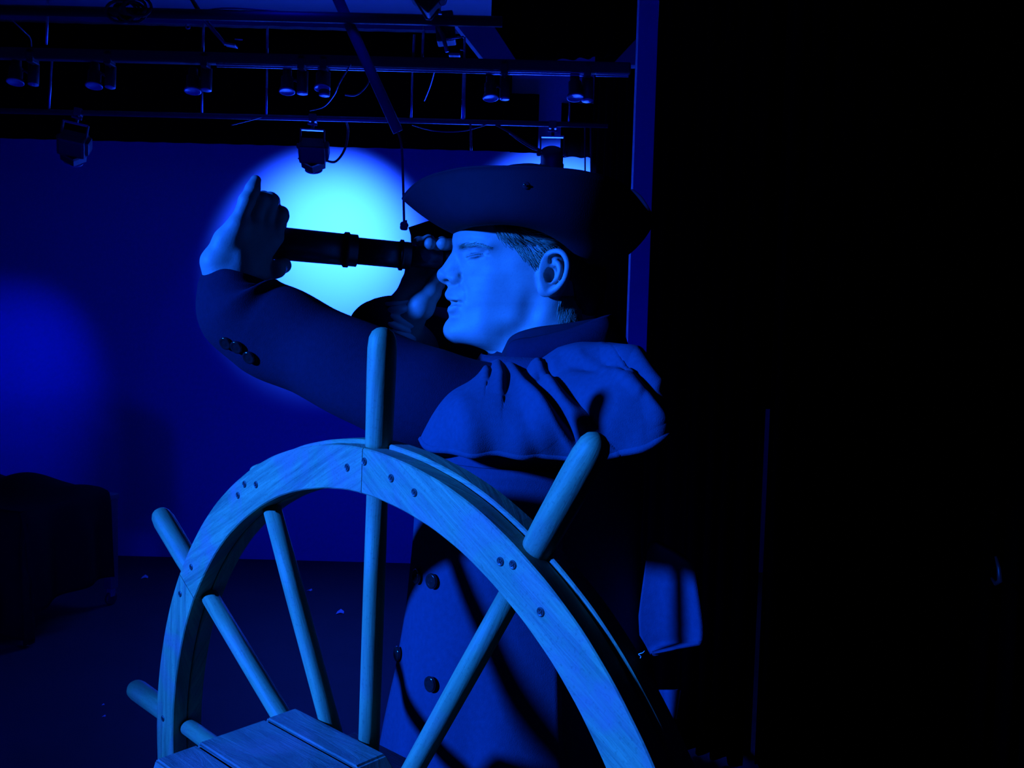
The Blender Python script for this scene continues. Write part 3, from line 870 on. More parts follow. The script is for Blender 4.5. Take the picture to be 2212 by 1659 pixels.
    def mesh(s):
        """surface nets"""
        F = s.F
        S = F < 0
        c8 = [(a, b, c) for a in (0, 1) for b in (0, 1) for c in (0, 1)]
        n = np.array(F.shape)-1
        any_ = np.zeros(n, bool); all_ = np.ones(n, bool)
        for a, b, c in c8:
            v = S[a:a+n[0], b:b+n[1], c:c+n[2]]
            any_ |= v; all_ &= v
        act = any_ & ~all_
        ii, jj, kk = np.nonzero(act)
        idx = np.full(n, -1, np.int32); idx[ii, jj, kk] = np.arange(len(ii))
        vals = {c: F[ii+c[0], jj+c[1], kk+c[2]] for c in c8}
        acc = np.zeros((len(ii), 3)); cnt = np.zeros(len(ii))
        for c in c8:
            for ax in range(3):
                if c[ax] == 0:
                    e = list(c); e[ax] = 1; e = tuple(e)
                    v0, v1 = vals[c], vals[e]
                    m = (v0 < 0) != (v1 < 0)
                    t = v0[m]/(v0[m]-v1[m])
                    p = np.tile(np.array(c, float), (m.sum(), 1)); p[:, ax] += t
                    acc[m] += p; cnt[m] += 1
        loc = acc/cnt[:, None]
        V = np.stack([s.xs[ii]+loc[:, 0]*(s.xs[ii+1]-s.xs[ii]), s.ys[jj]+loc[:, 1]*(s.ys[jj+1]-s.ys[jj]), s.zs[kk]+loc[:, 2]*(s.zs[kk+1]-s.zs[kk])], 1)
        Qs = []
        for ax in range(3):
            o1, o2 = [(1, 2), (2, 0), (0, 1)][ax]
            sa = [slice(1, -1)]*3; sa[ax] = slice(0, -1)
            sb = [slice(1, -1)]*3; sb[ax] = slice(1, None)
            A = S[tuple(sa)]; B = S[tuple(sb)]
            for flip, mm in ((False, A & ~B), (True, ~A & B)):
                p = np.stack(np.nonzero(mm), 1)
                q = p.copy()
                for d in range(3):
                    if d != ax:
                        q[:, d] += 1
                def cell(u, v):
                    r = q.copy(); r[:, o1] -= u; r[:, o2] -= v
                    return idx[r[:, 0], r[:, 1], r[:, 2]]
                quad = np.stack([cell(1, 1), cell(0, 1), cell(0, 0), cell(1, 0)], 1)
                if flip:
                    quad = quad[:, ::-1]
                Qs.append(quad)
        return V, np.concatenate(Qs)
def axis(*seg):
    """grid lines: (start, step), ..., end"""
    out = []
    for (a, st), nxt in zip(seg[:-1], list(seg[1:])):
        e = nxt[0] if isinstance(nxt, tuple) else nxt
        out.append(np.linspace(a, e, max(2, int(round((e-a)/st))+1))[:-1])
    out.append([seg[-1]])
    return np.concatenate(out)

# ---- face profile (middle plane, without the nose) and half widths of the head, by picture height
prof = [(470, 1030), (485, 1014), (494, 998), (507, 986), (519, 980.5), (530, 981), (540, 984.5), (548, 988), (560, 987), (575, 983), (590, 976), (602, 970), (613, 966.5), (621, 967), (627, 963.5), (632, 960.5),
        (639, 961), (648, 966.5), (655, 972.5), (659, 971.5), (665, 967.5), (672, 966), (680, 970), (687, 974.5), (697, 969.5), (708, 967.5), (719, 971), (726, 977), (732, 986), (740, 1005), (749, 1030), (757, 1049), (770, 1064), (783, 1076), (800, 1085), (830, 1090)]
wid = [(470, .0690), (500, .0715), (530, .0705), (550, .0690), (575, .0690), (600, .0675), (630, .0640), (655, .0600), (680, .0540), (705, .0490), (725, .0465), (745, .0455), (770, .0470), (830, .052)]
pz = np.array([H(x, y)[2] for y, x in prof]); pxf = np.array([H(x, y)[0] for y, x in prof])
wz = np.array([H(1100, y)[2] for y, w in wid]); wv_ = np.array([w for y, w in wid])
o_ = np.argsort(pz); pz, pxf = pz[o_], pxf[o_]
o_ = np.argsort(wz); wz, wv_ = wz[o_], wv_[o_]
HX0 = H(1165, 600)[0]
side = [(470, 1030), (485, 1014), (507, 988), (525, 983), (548, 990), (562, 994), (580, 997), (600, 996), (613, 989), (630, 981), (650, 979), (670, 977), (700, 975), (719, 976), (726, 980), (732, 988), (740, 1005), (749, 1030), (757, 1049), (783, 1076), (830, 1090)]
sz = np.array([H(x, y)[2] for y, x in side])[::-1]; sxf = np.array([H(x, y)[0] for y, x in side])[::-1]
def face_fn(X, Y, Z):
    zc = Z[0, 0, :]
    sg = np.interp(zc, [H(1000, q)[2] for q in (640, 618, 590, 560, 545)], [0.0215, 0.014, 0.011, 0.012, 0.02])[None, None, :]
    wm = np.exp(-((YH-Y)/sg)**2)
    xf = np.interp(zc, pz, pxf)[None, None, :]*wm+np.interp(zc, sz, sxf)[None, None, :]*(1-wm)
    w = np.interp(zc, wz, wv_)[None, None, :]
    q = np.abs(YH-Y)/w
    fwd = np.where(X < HX0, (HX0-X)/(HX0-xf), (X-HX0)/0.055)
    n = np.interp(zc, [H(1000, q)[2] for q in (720, 690, 600, 540, 500)], [2.1, 2.0, 1.9, 1.95, 2.15])[None, None, :]
    g = (q**n+np.abs(fwd)**n)**(1/n)
    return (g-1)*np.minimum(w, 0.06)
CRC = H(1140, 500); CRR = (0.092, 0.0735, 0.083)
def surf_b(px, py, lift=0.0):
    """lateral distance of the head surface where the picture shows px, py (near side)"""
    b = 0.06
    for _ in range(6):
        p = H(px, py, b)
        xf = np.interp(p[2], pz, pxf); w = np.interp(p[2], wz, wv_)
        fw = (HX0-p[0])/(HX0-xf) if p[0] < HX0 else (p[0]-HX0)/0.055
        b1 = w*max(0, 1-abs(fw)**2.15)**(1/2.15)
        e = 1-((p[0]-CRC[0])/CRR[0])**2-((p[2]-CRC[2])/CRR[2])**2
        b2 = CRR[1]*math.sqrt(e) if e > 0 else 0
        b = 0.5*b+0.5*(max(b1, b2)+lift)
    return b
def HS(px, py, lift=0.0):
    return H(px, py, surf_b(px, py, lift))

FINE = 0.00135
fx = axis((-0.43, 0.0019), (-0.285, 0.006), (-0.185, FINE), (0.085, 0.005), 0.27)
fy = axis((0.93, 0.006), (1.085, 0.0016), (1.30, 0.006), 1.50)
fz = axis((-0.005, 0.014), (1.40, 0.004), (1.465, FINE), 1.745)
B = Field(fx, fy, fz)
# head
hz = (H(1100, 830)[2], H(1100, 470)[2])
B.add(face_fn, (pxf.min()-0.01, YH-0.09, hz[0]), (HX0+0.07, YH+0.09, hz[1]), 0.02, 0.0)
B.ell(CRC, CRR, 0.02)
B.ell(H(1215, 600), (0.055, 0.058, 0.05), 0.02)
# neck and its muscles
B.cone(H(1175, 660), H(1195, 850), 0.053, 0.060, 0.02)
B.cone(H(1205, 700), H(1230, 850), 0.050, 0.060, 0.02)
for sgn in (1, -1):
    B.cone(H(1196, 640, sgn*0.050), H(1105, 790, sgn*0.022), 0.012, 0.010, 0.014)
    # jaw line
    B.chain([H(990, 720, sgn*0.012), H(1050, 708, sgn*0.026), H(1105, 692, sgn*0.034)], [0.010, 0.010, 0.008], 0.024)
# nose
B.chain([H(991, 545), H(984, 563), H(972, 581), H(959.5, 593.5)], [0.0058, 0.0066, 0.0078, 0.0100], 0.006)
B.chain([H(996, 552), H(989, 575), H(982, 592)], [0.009, 0.012, 0.013], 0.010)
B.ell(H(962, 600), (0.0075, 0.0065, 0.0048), 0.005)
B.chain([H(958, 602), H(970, 610)], [0.0035, 0.004], 0.004)
for sgn in (1, -1):
    B.ell(H(985, 601.5, sgn*0.0130), (0.0085, 0.0058, 0.0070), 0.0045)
    B.cone(H(965, 598, sgn*0.006), H(983, 603, sgn*0.013), 0.0050, 0.0046, 0.004)
    R = np.array(Matrix.Rotation(-0.25, 3, 'Y'))
    B.cut_ell(H(970, 606.0, sgn*0.0085), (0.0088, 0.0032, 0.0030), 0.002, R)
def mir(p, sgn):
    return np.array([p[0], YH+(p[1]-YH)*sgn, p[2]])
def relief(pts, sg, amp):
    P = [B.hit(x, y) for x, y in pts]
    for sgn in (1, -1):
        B.groove([mir(p, sgn) for p in P], sg, amp)
def swell(px, py, sg, amp):
    p = B.hit(px, py)
    for sgn in (1, -1):
        B.bump(mir(p, sgn), sg, amp)
# brow ridge, socket, lids
for x, y, a_ in ((997, 529, 0.0034), (1015, 526, 0.0034), (1035, 527, 0.0030), (1055, 532, 0.0024)):
    swell(x, y, (0.009, 0.010, 0.0055), a_)
swell(1002, 541, (0.0080, 0.008, 0.0060), -0.0062)
swell(1022, 562, (0.015, 0.014, 0.006), -0.0022)
swell(1024, 547, (0.0115, 0.0120, 0.0068), 0.0036)
swell(1058, 598, (0.022, 0.02, 0.015), 0.0030)       # cheekbone
swell(1012, 590, (0.016, 0.014, 0.016), 0.0020)
swell(1085, 550, (0.016, 0.012, 0.018), -0.0026)     # temple
swell(1085, 640, (0.026, 0.02, 0.026), -0.0022)      # hollow of the cheek
swell(1040, 665, (0.02, 0.02, 0.02), 0.0016)
swell(1146, 668, (0.013, 0.014, 0.020), -0.0065)     # behind the jaw
swell(1118, 716, (0.018, 0.014, 0.012), -0.0045)
relief([(1007, 555), (1015, 551.5), (1025, 549), (1035, 548.5), (1043, 546)], 0.0016, 0.0060)
relief([(1012, 544), (1022, 541.5), (1034, 542), (1047, 545)], 0.0015, 0.0040)
relief([(1012, 538), (1024, 536), (1037, 537.5), (1050, 542)], 0.0017, 0.0024)
relief([(1013, 562), (1027, 560), (1043, 554)], 0.0020, 0.0022)
relief([(1045, 549), (1056, 551)], 0.0014, 0.0012)
relief([(996, 594), (999.5, 603), (994, 613)], 0.0026, 0.0030)        # wing of the nose
relief([(1001, 612), (1008, 630), (1007, 648)], 0.0042, 0.0016)      # laugh line
# lips
for x, y, a_, sg in ((969, 642, 0.0026, 0.0052), (977, 645.5, 0.0028, 0.0052), (986, 649.5, 0.0016, 0.004), (975, 668, 0.0036, 0.0055), (984, 663, 0.0026, 0.005)):
    swell(x, y, (sg, sg, sg*0.75), a_)
relief([(974, 655.5), (981, 654.5), (988, 654.2), (995.5, 654.5)], 0.0021, 0.0085)
relief([(970, 651.5), (979, 652.0), (987, 653.2)], 0.0024, 0.0090)
B.groove([H(969, 655.5), H(974, 655.5, 0.010)], 0.0018, 0.0050)
B.groove([H(969, 655.5), H(974, 655.5, -0.010)], 0.0018, 0.0050)
relief([(980, 684), (988, 682)], 0.0045, 0.0016)
swell(999, 656, (0.0042, 0.0042, 0.0042), -0.0018)
B.groove([H(965, 616), H(961, 629)], 0.0026, 0.0010)                  # philtrum
# ears
for sgn in (1, -1):
    def E(px, py, out=0.0):
        b = 0.0685+0.022*(px-1165)/64.0+out
        p = H(px, py, b)
        return mir(p, sgn)
    R = np.array(Matrix.Rotation(0.30*sgn, 3, 'Z'))
    B.ell(E(1197, 590, -0.0050), (0.0215, 0.0045, 0.0300), 0.003, R)
    B.cone(E(1178, 570, -0.006), E(1176, 615, -0.006), 0.008, 0.007, 0.004)
    B.ell(E(1192, 591, -0.016), (0.019, 0.0145, 0.028), 0.006)
    hel = cat([E(1181, 583, -0.004), E(1177, 565, 0.0), E(1182, 553, 0.001), E(1194, 545, 0.001), E(1208, 544, 0.001), E(1219, 552, 0.001), E(1225.5, 567, 0.001), E(1225, 584, 0.001), E(1220, 601, 0.001), E(1211, 615, 0.0), E(1200, 625, -0.001), E(1188, 631, -0.001)], 3)
    B.chain(list(hel), list(np.interp(np.linspace(0, 1, len(hel)), [0, .15, .6, .8, 1], [.0028, .0034, .0036, .0034, .0048])), 0.0022)
    B.ell(E(1177, 624, -0.000), (0.0098, 0.0050, 0.0105), 0.005)
    ant = cat([E(1197, 562, -0.001), E(1206, 570, -0.0005), E(1210, 582, 0), E(1208, 595, 0), E(1200, 604, 0), E(1191, 608, 0), E(1184, 611, 0)], 3)
    B.chain(list(ant), [0.0030]*len(ant), 0.0025)
    B.chain([E(1193, 574, -0.001), E(1184, 578, -0.002)], [0.0026, 0.0018], 0.003)   # crus
    B.cone(E(1168, 596, 0.000), E(1171, 607, 0.001), 0.0046, 0.0040, 0.004)          # tragus
    B.cut_ell(E(1188, 595, 0.0015), (0.0075, 0.0050, 0.0092), 0.003)                  # concha
    B.cut_ell(E(1182, 602, -0.000), (0.0044, 0.0042, 0.0060), 0.003)
    B.groove(list(cat([E(1186, 559, 0.001), E(1198, 552.5, 0.001), E(1210, 553, 0.001), E(1217, 563, 0.001), E(1218, 582, 0.001), E(1213, 600, 0.001)], 3)), 0.0020, 0.0032)
    B.groove([E(1190, 566, 0.001), E(1198, 557, 0.001), E(1209, 556, 0.001)], 0.0028, 0.0035)
# torso, hips, legs and feet under the clothes
SHN = np.array(W(1250, 895, 1.065)); SHF = SHN*[1, 0, 1]+[0, 1.38, 0]
TC = 0.045
B.ell((TC, YH, 1.33), (0.105, 0.165, 0.15), 0.04)
B.ell((TC, YH, 1.10), (0.10, 0.145, 0.18), 0.05)
B.ell((TC, YH, 0.94), (0.11, 0.16, 0.12), 0.05)
B.cone(SHN, SHF, 0.05, 0.05, 0.04)
for sgn in (1, -1):
    B.chain([(TC, YH-sgn*0.085, 0.90), (TC-0.01, YH-sgn*0.095, 0.50), (TC+0.015, YH-sgn*0.10, 0.09)], [0.085, 0.055, 0.042], 0.03)
    B.chain([(TC+0.03, YH-sgn*0.10, 0.045), (TC-0.16, YH-sgn*0.115, 0.033)], [0.045, 0.036], 0.03)
# near arm, raised along the spyglass
ELN = np.array(W(800, 822, 1.10)); WRN = np.array(W(497, 640, 1.115))
B.chain([SHN, ELN, WRN], [0.046, 0.036, 0.029], 0.02)
# near hand: back of the hand to the camera, fingers up over the tube, little finger straight
PALM = [((592, 512, 1.152), 0.0125), ((567, 495, 1.138), 0.0128), ((542, 488, 1.120), 0.0122), ((514, 490, 1.100), 0.0110)]
for (q, r) in PALM:
    B.cone(W(505, 605, 1.117), W(*q), 0.024, r, 0.014)
B.cone(W(487, 622, 1.112), W(470, 568, 1.104), 0.024, 0.0185, 0.012)
B.chain([W(469, 566, 1.104), W(490, 520, 1.102), W(514, 484, 1.100)], [0.0185, 0.0145, 0.0115], 0.010)
B.cone(W(520, 600, 1.122), W(570, 590, 1.150), 0.020, 0.014, 0.012)
fing = [([(592, 510, 1.152), (607, 466, 1.154), (608, 461, 1.180), (606, 490, 1.200)], [.0104, .0098, .0090, .0080]),
        ([(567, 494, 1.138), (584, 433, 1.140), (588, 434, 1.172), (590, 472, 1.200)], [.0108, .0102, .0094, .0082]),
        ([(542, 488, 1.120), (562, 432, 1.126), (569, 428, 1.160), (574, 460, 1.192)], [.0104, .0098, .0088, .0078]),
        ([(514, 484, 1.100), (533, 434, 1.102), (546, 408, 1.108), (552.5, 390, 1.112)], [.0102, .0096, .0086, .0068]),
        ([(570, 590, 1.150), (598, 581, 1.152), (612, 573, 1.172), (606, 570, 1.195)], [.0125, .0110, .0096, .0080])]
for P, R in fing:
    B.chain([W(*p) for p in P], R, 0.0045)
# far arm and hand at the eyepiece
ELF = np.array(W(925, 785, 1.42)); WRF = np.array(W(868, 712, 1.245))
B.chain([SHF, ELF, WRF], [0.052, 0.042, 0.026], 0.02)
B.chain([WRF, W(873, 672, 1.238)], [0.026, 0.024], 0.014)
for q, r in (((885, 612, 1.262), .0125), ((905, 606, 1.270), .0125), ((926, 606, 1.272), .012), ((945, 612, 1.268), .011)):
    B.cone(W(876, 676, 1.240), W(*q), 0.022, r, 0.014)
far = [([(885, 612, 1.262), (893, 556, 1.272), (905, 524, 1.250), (909, 530, 1.232)], [.0100, .0092, .0080, .0070]),
       ([(905, 606, 1.270), (915, 548, 1.276), (926, 521, 1.250), (929, 527, 1.214)], [.0104, .0096, .0086, .0080]),
       ([(926, 606, 1.272), (940, 548, 1.276), (955, 525, 1.256), (945, 531, 1.226)], [.0104, .0094, .0084, .0076]),
       ([(945, 612, 1.268), (968, 560, 1.274), (972, 530, 1.250), (957, 527, 1.212)], [.0100, .0092, .0086, .0086])]
for P, R in far:
    B.chain([W(*p) for p in P], R, 0.0045)
B.chain([W(884, 682, 1.236), W(910, 662, 1.222), W(932, 632, 1.228), W(946, 607, 1.238), W(953, 590, 1.244)], [.0200, .0180, .0125, .0098, .0080], 0.006)
bv, bq = B.mesh()
person = obj_np('person', bv, bq, 'skin')
tag(person, 'actor in a tricorn hat and caped navy coat peering through a spyglass', 'person')
def ppart(o, parent=None):
    return child(o, parent or person)
def wpt(q):
    return np.array(W(*q))
# ---- hair: a dark cap under the hat and loose strands over it
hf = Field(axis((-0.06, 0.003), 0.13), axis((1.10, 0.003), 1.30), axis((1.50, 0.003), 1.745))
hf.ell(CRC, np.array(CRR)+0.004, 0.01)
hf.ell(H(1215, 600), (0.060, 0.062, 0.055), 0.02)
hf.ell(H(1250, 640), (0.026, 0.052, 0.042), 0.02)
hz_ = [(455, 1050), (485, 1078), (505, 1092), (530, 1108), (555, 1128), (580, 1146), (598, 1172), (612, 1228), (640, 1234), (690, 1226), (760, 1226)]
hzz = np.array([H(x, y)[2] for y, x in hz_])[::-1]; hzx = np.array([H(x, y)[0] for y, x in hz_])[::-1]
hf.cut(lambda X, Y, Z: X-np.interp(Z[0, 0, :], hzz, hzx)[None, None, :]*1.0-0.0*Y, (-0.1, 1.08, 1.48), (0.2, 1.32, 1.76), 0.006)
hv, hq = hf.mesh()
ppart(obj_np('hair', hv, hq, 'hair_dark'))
def strand(bm, P, r0, r1, seg=5):
    P = [Vector(p) for p in P]
    n = len(P)
    ring_bm(bm, P, [r0+(r1-r0)*(i/(n-1))**1.5 for i in range(n)], seg)
hb_ = bmesh.new()
def lock(px, py, ang, L, curl, lift, r=0.0009, n=7):
    P = []
    x, y, a = px, py, ang
    for i in range(n):
        P.append(HS(x, y, lift*(0.4+0.6*math.sin(PI*min(1, (i+1)/n)))))
        x += math.cos(a)*L/n; y += math.sin(a)*L/n
        a += curl/n
    strand(hb_, P, r, r*0.25)
R_ = np.random.default_rng(3)
HR = 0.00048
for i in range(520):            # swept back from the temple
    t = R_.uniform()
    lock(1070+t*100+R_.normal(0, 4), 483+t*28+R_.normal(0, 4), R_.normal(1.10-0.70*t, 0.13), R_.uniform(48, 85), R_.normal(-0.9, 0.2), R_.uniform(0.005, 0.010), HR)
for i in range(330):            # lock hanging at the temple
    t = R_.uniform()
    lock(1076+t*34+R_.normal(0, 3), 487+t*8+R_.normal(0, 3), R_.normal(1.35, 0.11), R_.uniform(34, 54), R_.normal(-1.8, 0.25), R_.uniform(0.006, 0.013), HR)
for i in range(620):            # sideburn
    t = R_.uniform()
    lock(1108+t*56+R_.normal(0, 4), 522+t*34+R_.normal(0, 6), R_.normal(0.98, 0.13), R_.uniform(25, 50), R_.normal(-0.35, 0.25), R_.uniform(0.002, 0.006), HR)
for i in range(330):            # behind the ear and nape
    x = R_.uniform(1207, 1256); y = R_.uniform(640, 672); a = R_.normal(1.62, 0.12); Ls = R_.uniform(22, 40)
    strand(hb_, [B.hit(x+math.cos(a)*Ls*k/4, y+math.sin(a)*Ls*k/4, 1.07, 1.25)+np.array([0, -0.0015-0.002*math.sin(PI*k/5), 0]) for k in range(5)], HR, 0.0002)
for i in range(420):
    lock(R_.uniform(1150, 1240), R_.uniform(505, 548), R_.normal(0.45, 0.16), R_.uniform(30, 55), R_.normal(0.5, 0.25), R_.uniform(0.003, 0.008), HR)
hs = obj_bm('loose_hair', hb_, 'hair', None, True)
hs['kind'] = 'stuff'
ppart(hs)
def on_skin(px, py, lift):
    p_ = B.hit(px, py)
    return p_+np.array([-0.45, -0.85, 0.1])*lift
eb = bmesh.new()
for i in range(210):
    t = R_.uniform()
    x = 991+t*62+R_.normal(0, 1.0); y = 535-5.5*math.sin(PI*min(1, t*0.95))-0.5*t+R_.normal(0, 2.0-1.2*t)
    a = R_.normal(-0.35+0.65*t, 0.13); Ls = R_.uniform(9, 15)
    strand(eb, [on_skin(x+math.cos(a)*Ls*k/3, y+math.sin(a)*Ls*k/3, 0.0002+0.0005*math.sin(PI*(k+0.5)/4)) for k in range(4)], 0.00024, 0.0001, 4)
ebo = obj_bm('eyebrow', eb, 'hair', None, True)
ppart(ebo)
el_ = bmesh.new()
for i in range(44):
    t = i/43
    x = 1009+t*33+R_.normal(0, 0.4); y = 554.5-7.0*t-1.5*math.sin(PI*t)
    p_ = B.hit(x, y)
    s_ = R_.uniform(0.7, 1.1)
    strand(el_, [p_+np.array([0, -0.0002, 0]), p_+np.array([-0.0016, -0.0012, -0.0012])*s_, p_+np.array([-0.0030, -0.0022, -0.0016+0.0008*t])*s_], 0.00016, 0.00005, 4)
ppart(obj_bm('eyelashes', el_, 'hair', None, True))
del B

# ---- tricorn hat
hat_key = [((872, 430, 1.20), (925, 478, 1.20), (985, 505, 1.20)),
           ((912, 389, 1.152), (942, 486, 1.135), (1000, 494, 1.160)),
           ((995, 365, 1.098), (1010, 501, 1.072), (1035, 484, 1.130)),
           ((1090, 361, 1.066), (1090, 506, 1.048), (1095, 478, 1.113)),
           ((1180, 364, 1.058), (1170, 512, 1.042), (1150, 490, 1.108)),
           ((1270, 374, 1.068), (1255, 528, 1.052), (1205, 516, 1.110)),
           ((1350, 404, 1.094), (1335, 545, 1.080), (1250, 552, 1.125)),
           ((1411, 476, 1.130), (1372, 560, 1.125), (1284, 574, 1.158)),
           ((1388, 432, 1.165), (1374, 562, 1.165), (1296, 580, 1.19)),
           ((1365, 412, 1.21), (1378, 562, 1.21), (1298, 580, 1.21)),
           ((1378, 435, 1.29), (1365, 560, 1.28), (1292, 578, 1.23)),
           ((1385, 468, 1.36), (1350, 550, 1.335), (1272, 570, 1.255)),
           ((1290, 388, 1.345), (1270, 520, 1.35), (1220, 525, 1.285)),
           ((1170, 380, 1.335), (1170, 505, 1.345), (1150, 490, 1.292)),
           ((1050, 380, 1.31), (1060, 500, 1.325), (1060, 482, 1.28)),
           ((945, 396, 1.25), (965, 485, 1.262), (1000, 494, 1.24))]
nk = 10
Ee = cat([wpt(k[0]) for k in hat_key], nk, True); Ce = cat([wpt(k[1]) for k in hat_key], nk, True); Ie = cat([wpt(k[2]) for k in hat_key], nk, True)
# sharpen the three corners a little
nv = 20
V = []
for j in range(nv+1):
    v = j/nv
    V.append((1-v)**2*Ie+2*v*(1-v)*Ce+v*v*Ee)
V = np.array(V)
n_ = V.shape[1]
Q = [(j*n_+i, j*n_+(i+1) % n_, (j+1)*n_+(i+1) % n_, (j+1)*n_+i) for j in range(nv) for i in range(n_)]
hat = obj_np('tricorn_hat', V.reshape(-1, 3), Q, 'hat')
sm = hat.modifiers.new('thickness', 'SOLIDIFY'); sm.thickness = 0.004; sm.offset = 0
ppart(hat)
hat['label'] = 'black felt tricorn hat with upturned brim'
binding = ppart(tube('brim_binding', list(Ee)+[Ee[0], Ee[1]], 0.0022, 'hat', None, 8, False), hat)
# crown
bm = bmesh.new()
bmesh.ops.create_uvsphere(bm, u_segments=40, v_segments=20, radius=1.0)
bmesh.ops.transform(bm, matrix=Matrix.Translation(Vector(H(1140, 482))) @ Matrix.Diagonal((0.097, 0.084, 0.0785, 1)), verts=bm.verts)
zc = H(1140, 482)[2]
bmesh.ops.delete(bm, geom=[v for v in bm.verts if v.co.z < zc-0.002], context='VERTS')
ppart(obj_bm('crown', bm, 'hat', None, True), hat)
# pin and its rosette on the near flap
ph = V[14, 34:36].mean(0)
def flap_at(px, py):
    """point of the near flap seen at px, py"""
    best = None
    P = V[:, 10:70].reshape(-1, 3)
    q = (P-np.array(CAM)) @ np.array(CM)
    X = 1106+F*q[:, 0]/-q[:, 2]; Yp = 829.5-F*q[:, 1]/-q[:, 2]
    return P[np.argmin((X-px)**2+(Yp-py)**2+1e4*np.maximum(0, q[:, 2]*-1-1.12))]
pp = flap_at(1134, 401)
ppart(lathe('rosette', [(0.0050, 0), (0.0050, 0.0010), (0.003, 0.0018), (0.001, 0.0016)], 'hat', None, 16, axis_mtx(pp+np.array([0.002, -0.002, 0]), (0.05, -1, 0.25))), hat)
ppart(lathe('pin_head', [(0.0016, 0), (0.0016, 0.001), (0.0010, 0.002), (0.0003, 0.0023)], 'pin', None, 10, axis_mtx(pp+np.array([0.0, -0.006, 0]), (-0.4, -0.7, 0.25))), hat)

# ---- coat: body, sleeves, cape, collar
def loft(name, rings, mat, parent, closed=True, thick=0.0, cap=False, smooth=True):
    n = len(rings[0])
    V = np.concatenate(rings)
    m = n if closed else n-1
    Q = [(j*n+i, j*n+(i+1) % n, (j+1)*n+(i+1) % n, (j+1)*n+i) for j in range(len(rings)-1) for i in range(m)]
    o = obj_np(name, V, Q, mat, None, smooth)
    if thick:
        s_ = o.modifiers.new('thickness', 'SOLIDIFY'); s_.thickness = thick; s_.offset = 0
    return ppart(o, parent)
coat_key = [(770, 1040, 1310, .15), (850, 985, 1370, .185), (960, 930, 1392, .185), (1060, 902, 1392, .18), (1160, 897, 1385, .178), (1300, 884, 1390, .185), (1450, 858, 1410, .20), (1600, 838, 1440, .215), (1800, 815, 1470, .235), (2300, 770, 1530, .27)]
YC = 1.15
kz = np.array([W(1150, k[0], YC).z for k in coat_key])
kf = np.array([W(k[1], k[0], YC).x for k in coat_key]); kb = np.array([W(k[2], k[0], YC).x for k in coat_key]); kl = np.array([k[3] for k in coat_key])
def coat_ring(z, n=140, out=0.0, a0=0.0, a1=2*PI):
    f = np.interp(-z, -kz, kf); b = np.interp(-z, -kz, kb); l = np.interp(-z, -kz, kl)
    th = np.linspace(a0, a1, n, endpoint=(a1-a0 < 6.2))
    c, s_ = np.cos(th), np.sin(th)            # th = 0 front, pi/2 near side
    e = 0.86
    cx = np.sign(c)*np.abs(c)**e; sx = np.sign(s_)*np.abs(s_)**e
    fl = np.clip((1.16-z)/0.4, 0, 1)          # pleats open below the waist
    pl = 1+fl*0.055*np.sin(th*9+0.6)+fl*0.03*np.sin(th*17+2.0)
    rx = (b-f)/2; mx = (b+f)/2
    x = mx-cx*(rx*pl+out); y = YH-sx*(l*pl+out)
    return np.stack([x, y, np.full_like(x, z)], 1)
zs_ = np.r_[np.linspace(kz[0], kz[-1], 70)]
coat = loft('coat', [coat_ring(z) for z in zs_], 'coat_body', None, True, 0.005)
coat['label'] = 'navy wool greatcoat body'
# overlapping double-breasted front
def front_edge(z):
    py = np.interp(-z, -np.array([W(950, q, 1.05).z for q in (1000, 1165, 1300, 1500, 1700, 1900)]), (0.62, 0.60, 0.58, 0.52, 0.30, 0.2))
    return py
zf = np.linspace(W(950, 1000, 1.05).z, W(950, 1780, 1.05).z, 40)
loft('front_panel', [coat_ring(z, 30, 0.010, front_edge(z)*0.75, 1.75) for z in zf], 'coat_body', coat, False, 0.005)
def on_coat(px, py):
    """point of the coat seen at px, py"""
    best = (1e9, None)
    for z in np.linspace(1.25, 0.9, 140):
        P = coat_ring(z, 400, 0.014)
        q = (P-np.array(CAM)) @ np.array(CM)
        X = 1106+F*q[:, 0]/-q[:, 2]; Yp = 829.5-F*q[:, 1]/-q[:, 2]
        d = (X-px)**2+(Yp-py)**2+np.where(P[:, 1] > YH-0.02, 1e6, 0)
        k = np.argmin(d)
        if d[k] < best[0]:
            best = (d[k], P[k])
    return best[1]
def button(p, nrm, r, parent):
    return ppart(lathe('button', [(r*0.5, -0.002), (r*0.92, 0), (r, r*0.22), (r*0.96, r*0.42), (r*0.80, r*0.50), (r*0.62, r*0.40), (r*0.4, r*0.38), (r*0.15, r*0.44)], 'button', None, 24, axis_mtx(p, nrm)), parent)
for px, py, nx in ((935, 1255, -0.7), (930, 1478, -0.75), (903, 1246, -1.3), (862, 1410, -1.6)):
    p = on_coat(px, py)
    button(p, (nx, -0.75, 0.05), 0.0095, coat)
# tail of the coat turned out behind
tz = [W(1400, q, 1.16).z for q in (1180, 1250, 1330, 1405)]
tail_rows = []
for v in np.linspace(0, 1, 24):
    py = 1172+v*240
    xl = np.interp(py, [1172, 1200, 1290, 1330, 1370, 1412], [1410, 1398, 1385, 1380, 1382, 1408])
    xr = np.interp(py, [1172, 1196, 1217, 1310, 1350, 1390, 1412], [1420, 1468, 1497, 1511, 1516, 1516, 1412])
    row = []
    for u in np.linspace(0, 1, 26):
        px = xl+(xr-xl)*u
        row.append(wpt((px, py, 0.985-0.06*u+0.012*math.sin(PI*u))))
    for u in np.linspace(0.12, 1, 9):        # the sheet turns back to the coat
        row.append(wpt((xr+(min(xr, 1405)-xr)*u, py, 0.925+0.19*u)))
    tail_rows.append(np.array(row))
loft('coat_tail', tail_rows, 'coat_body', coat, False, 0.005)
tail2 = []
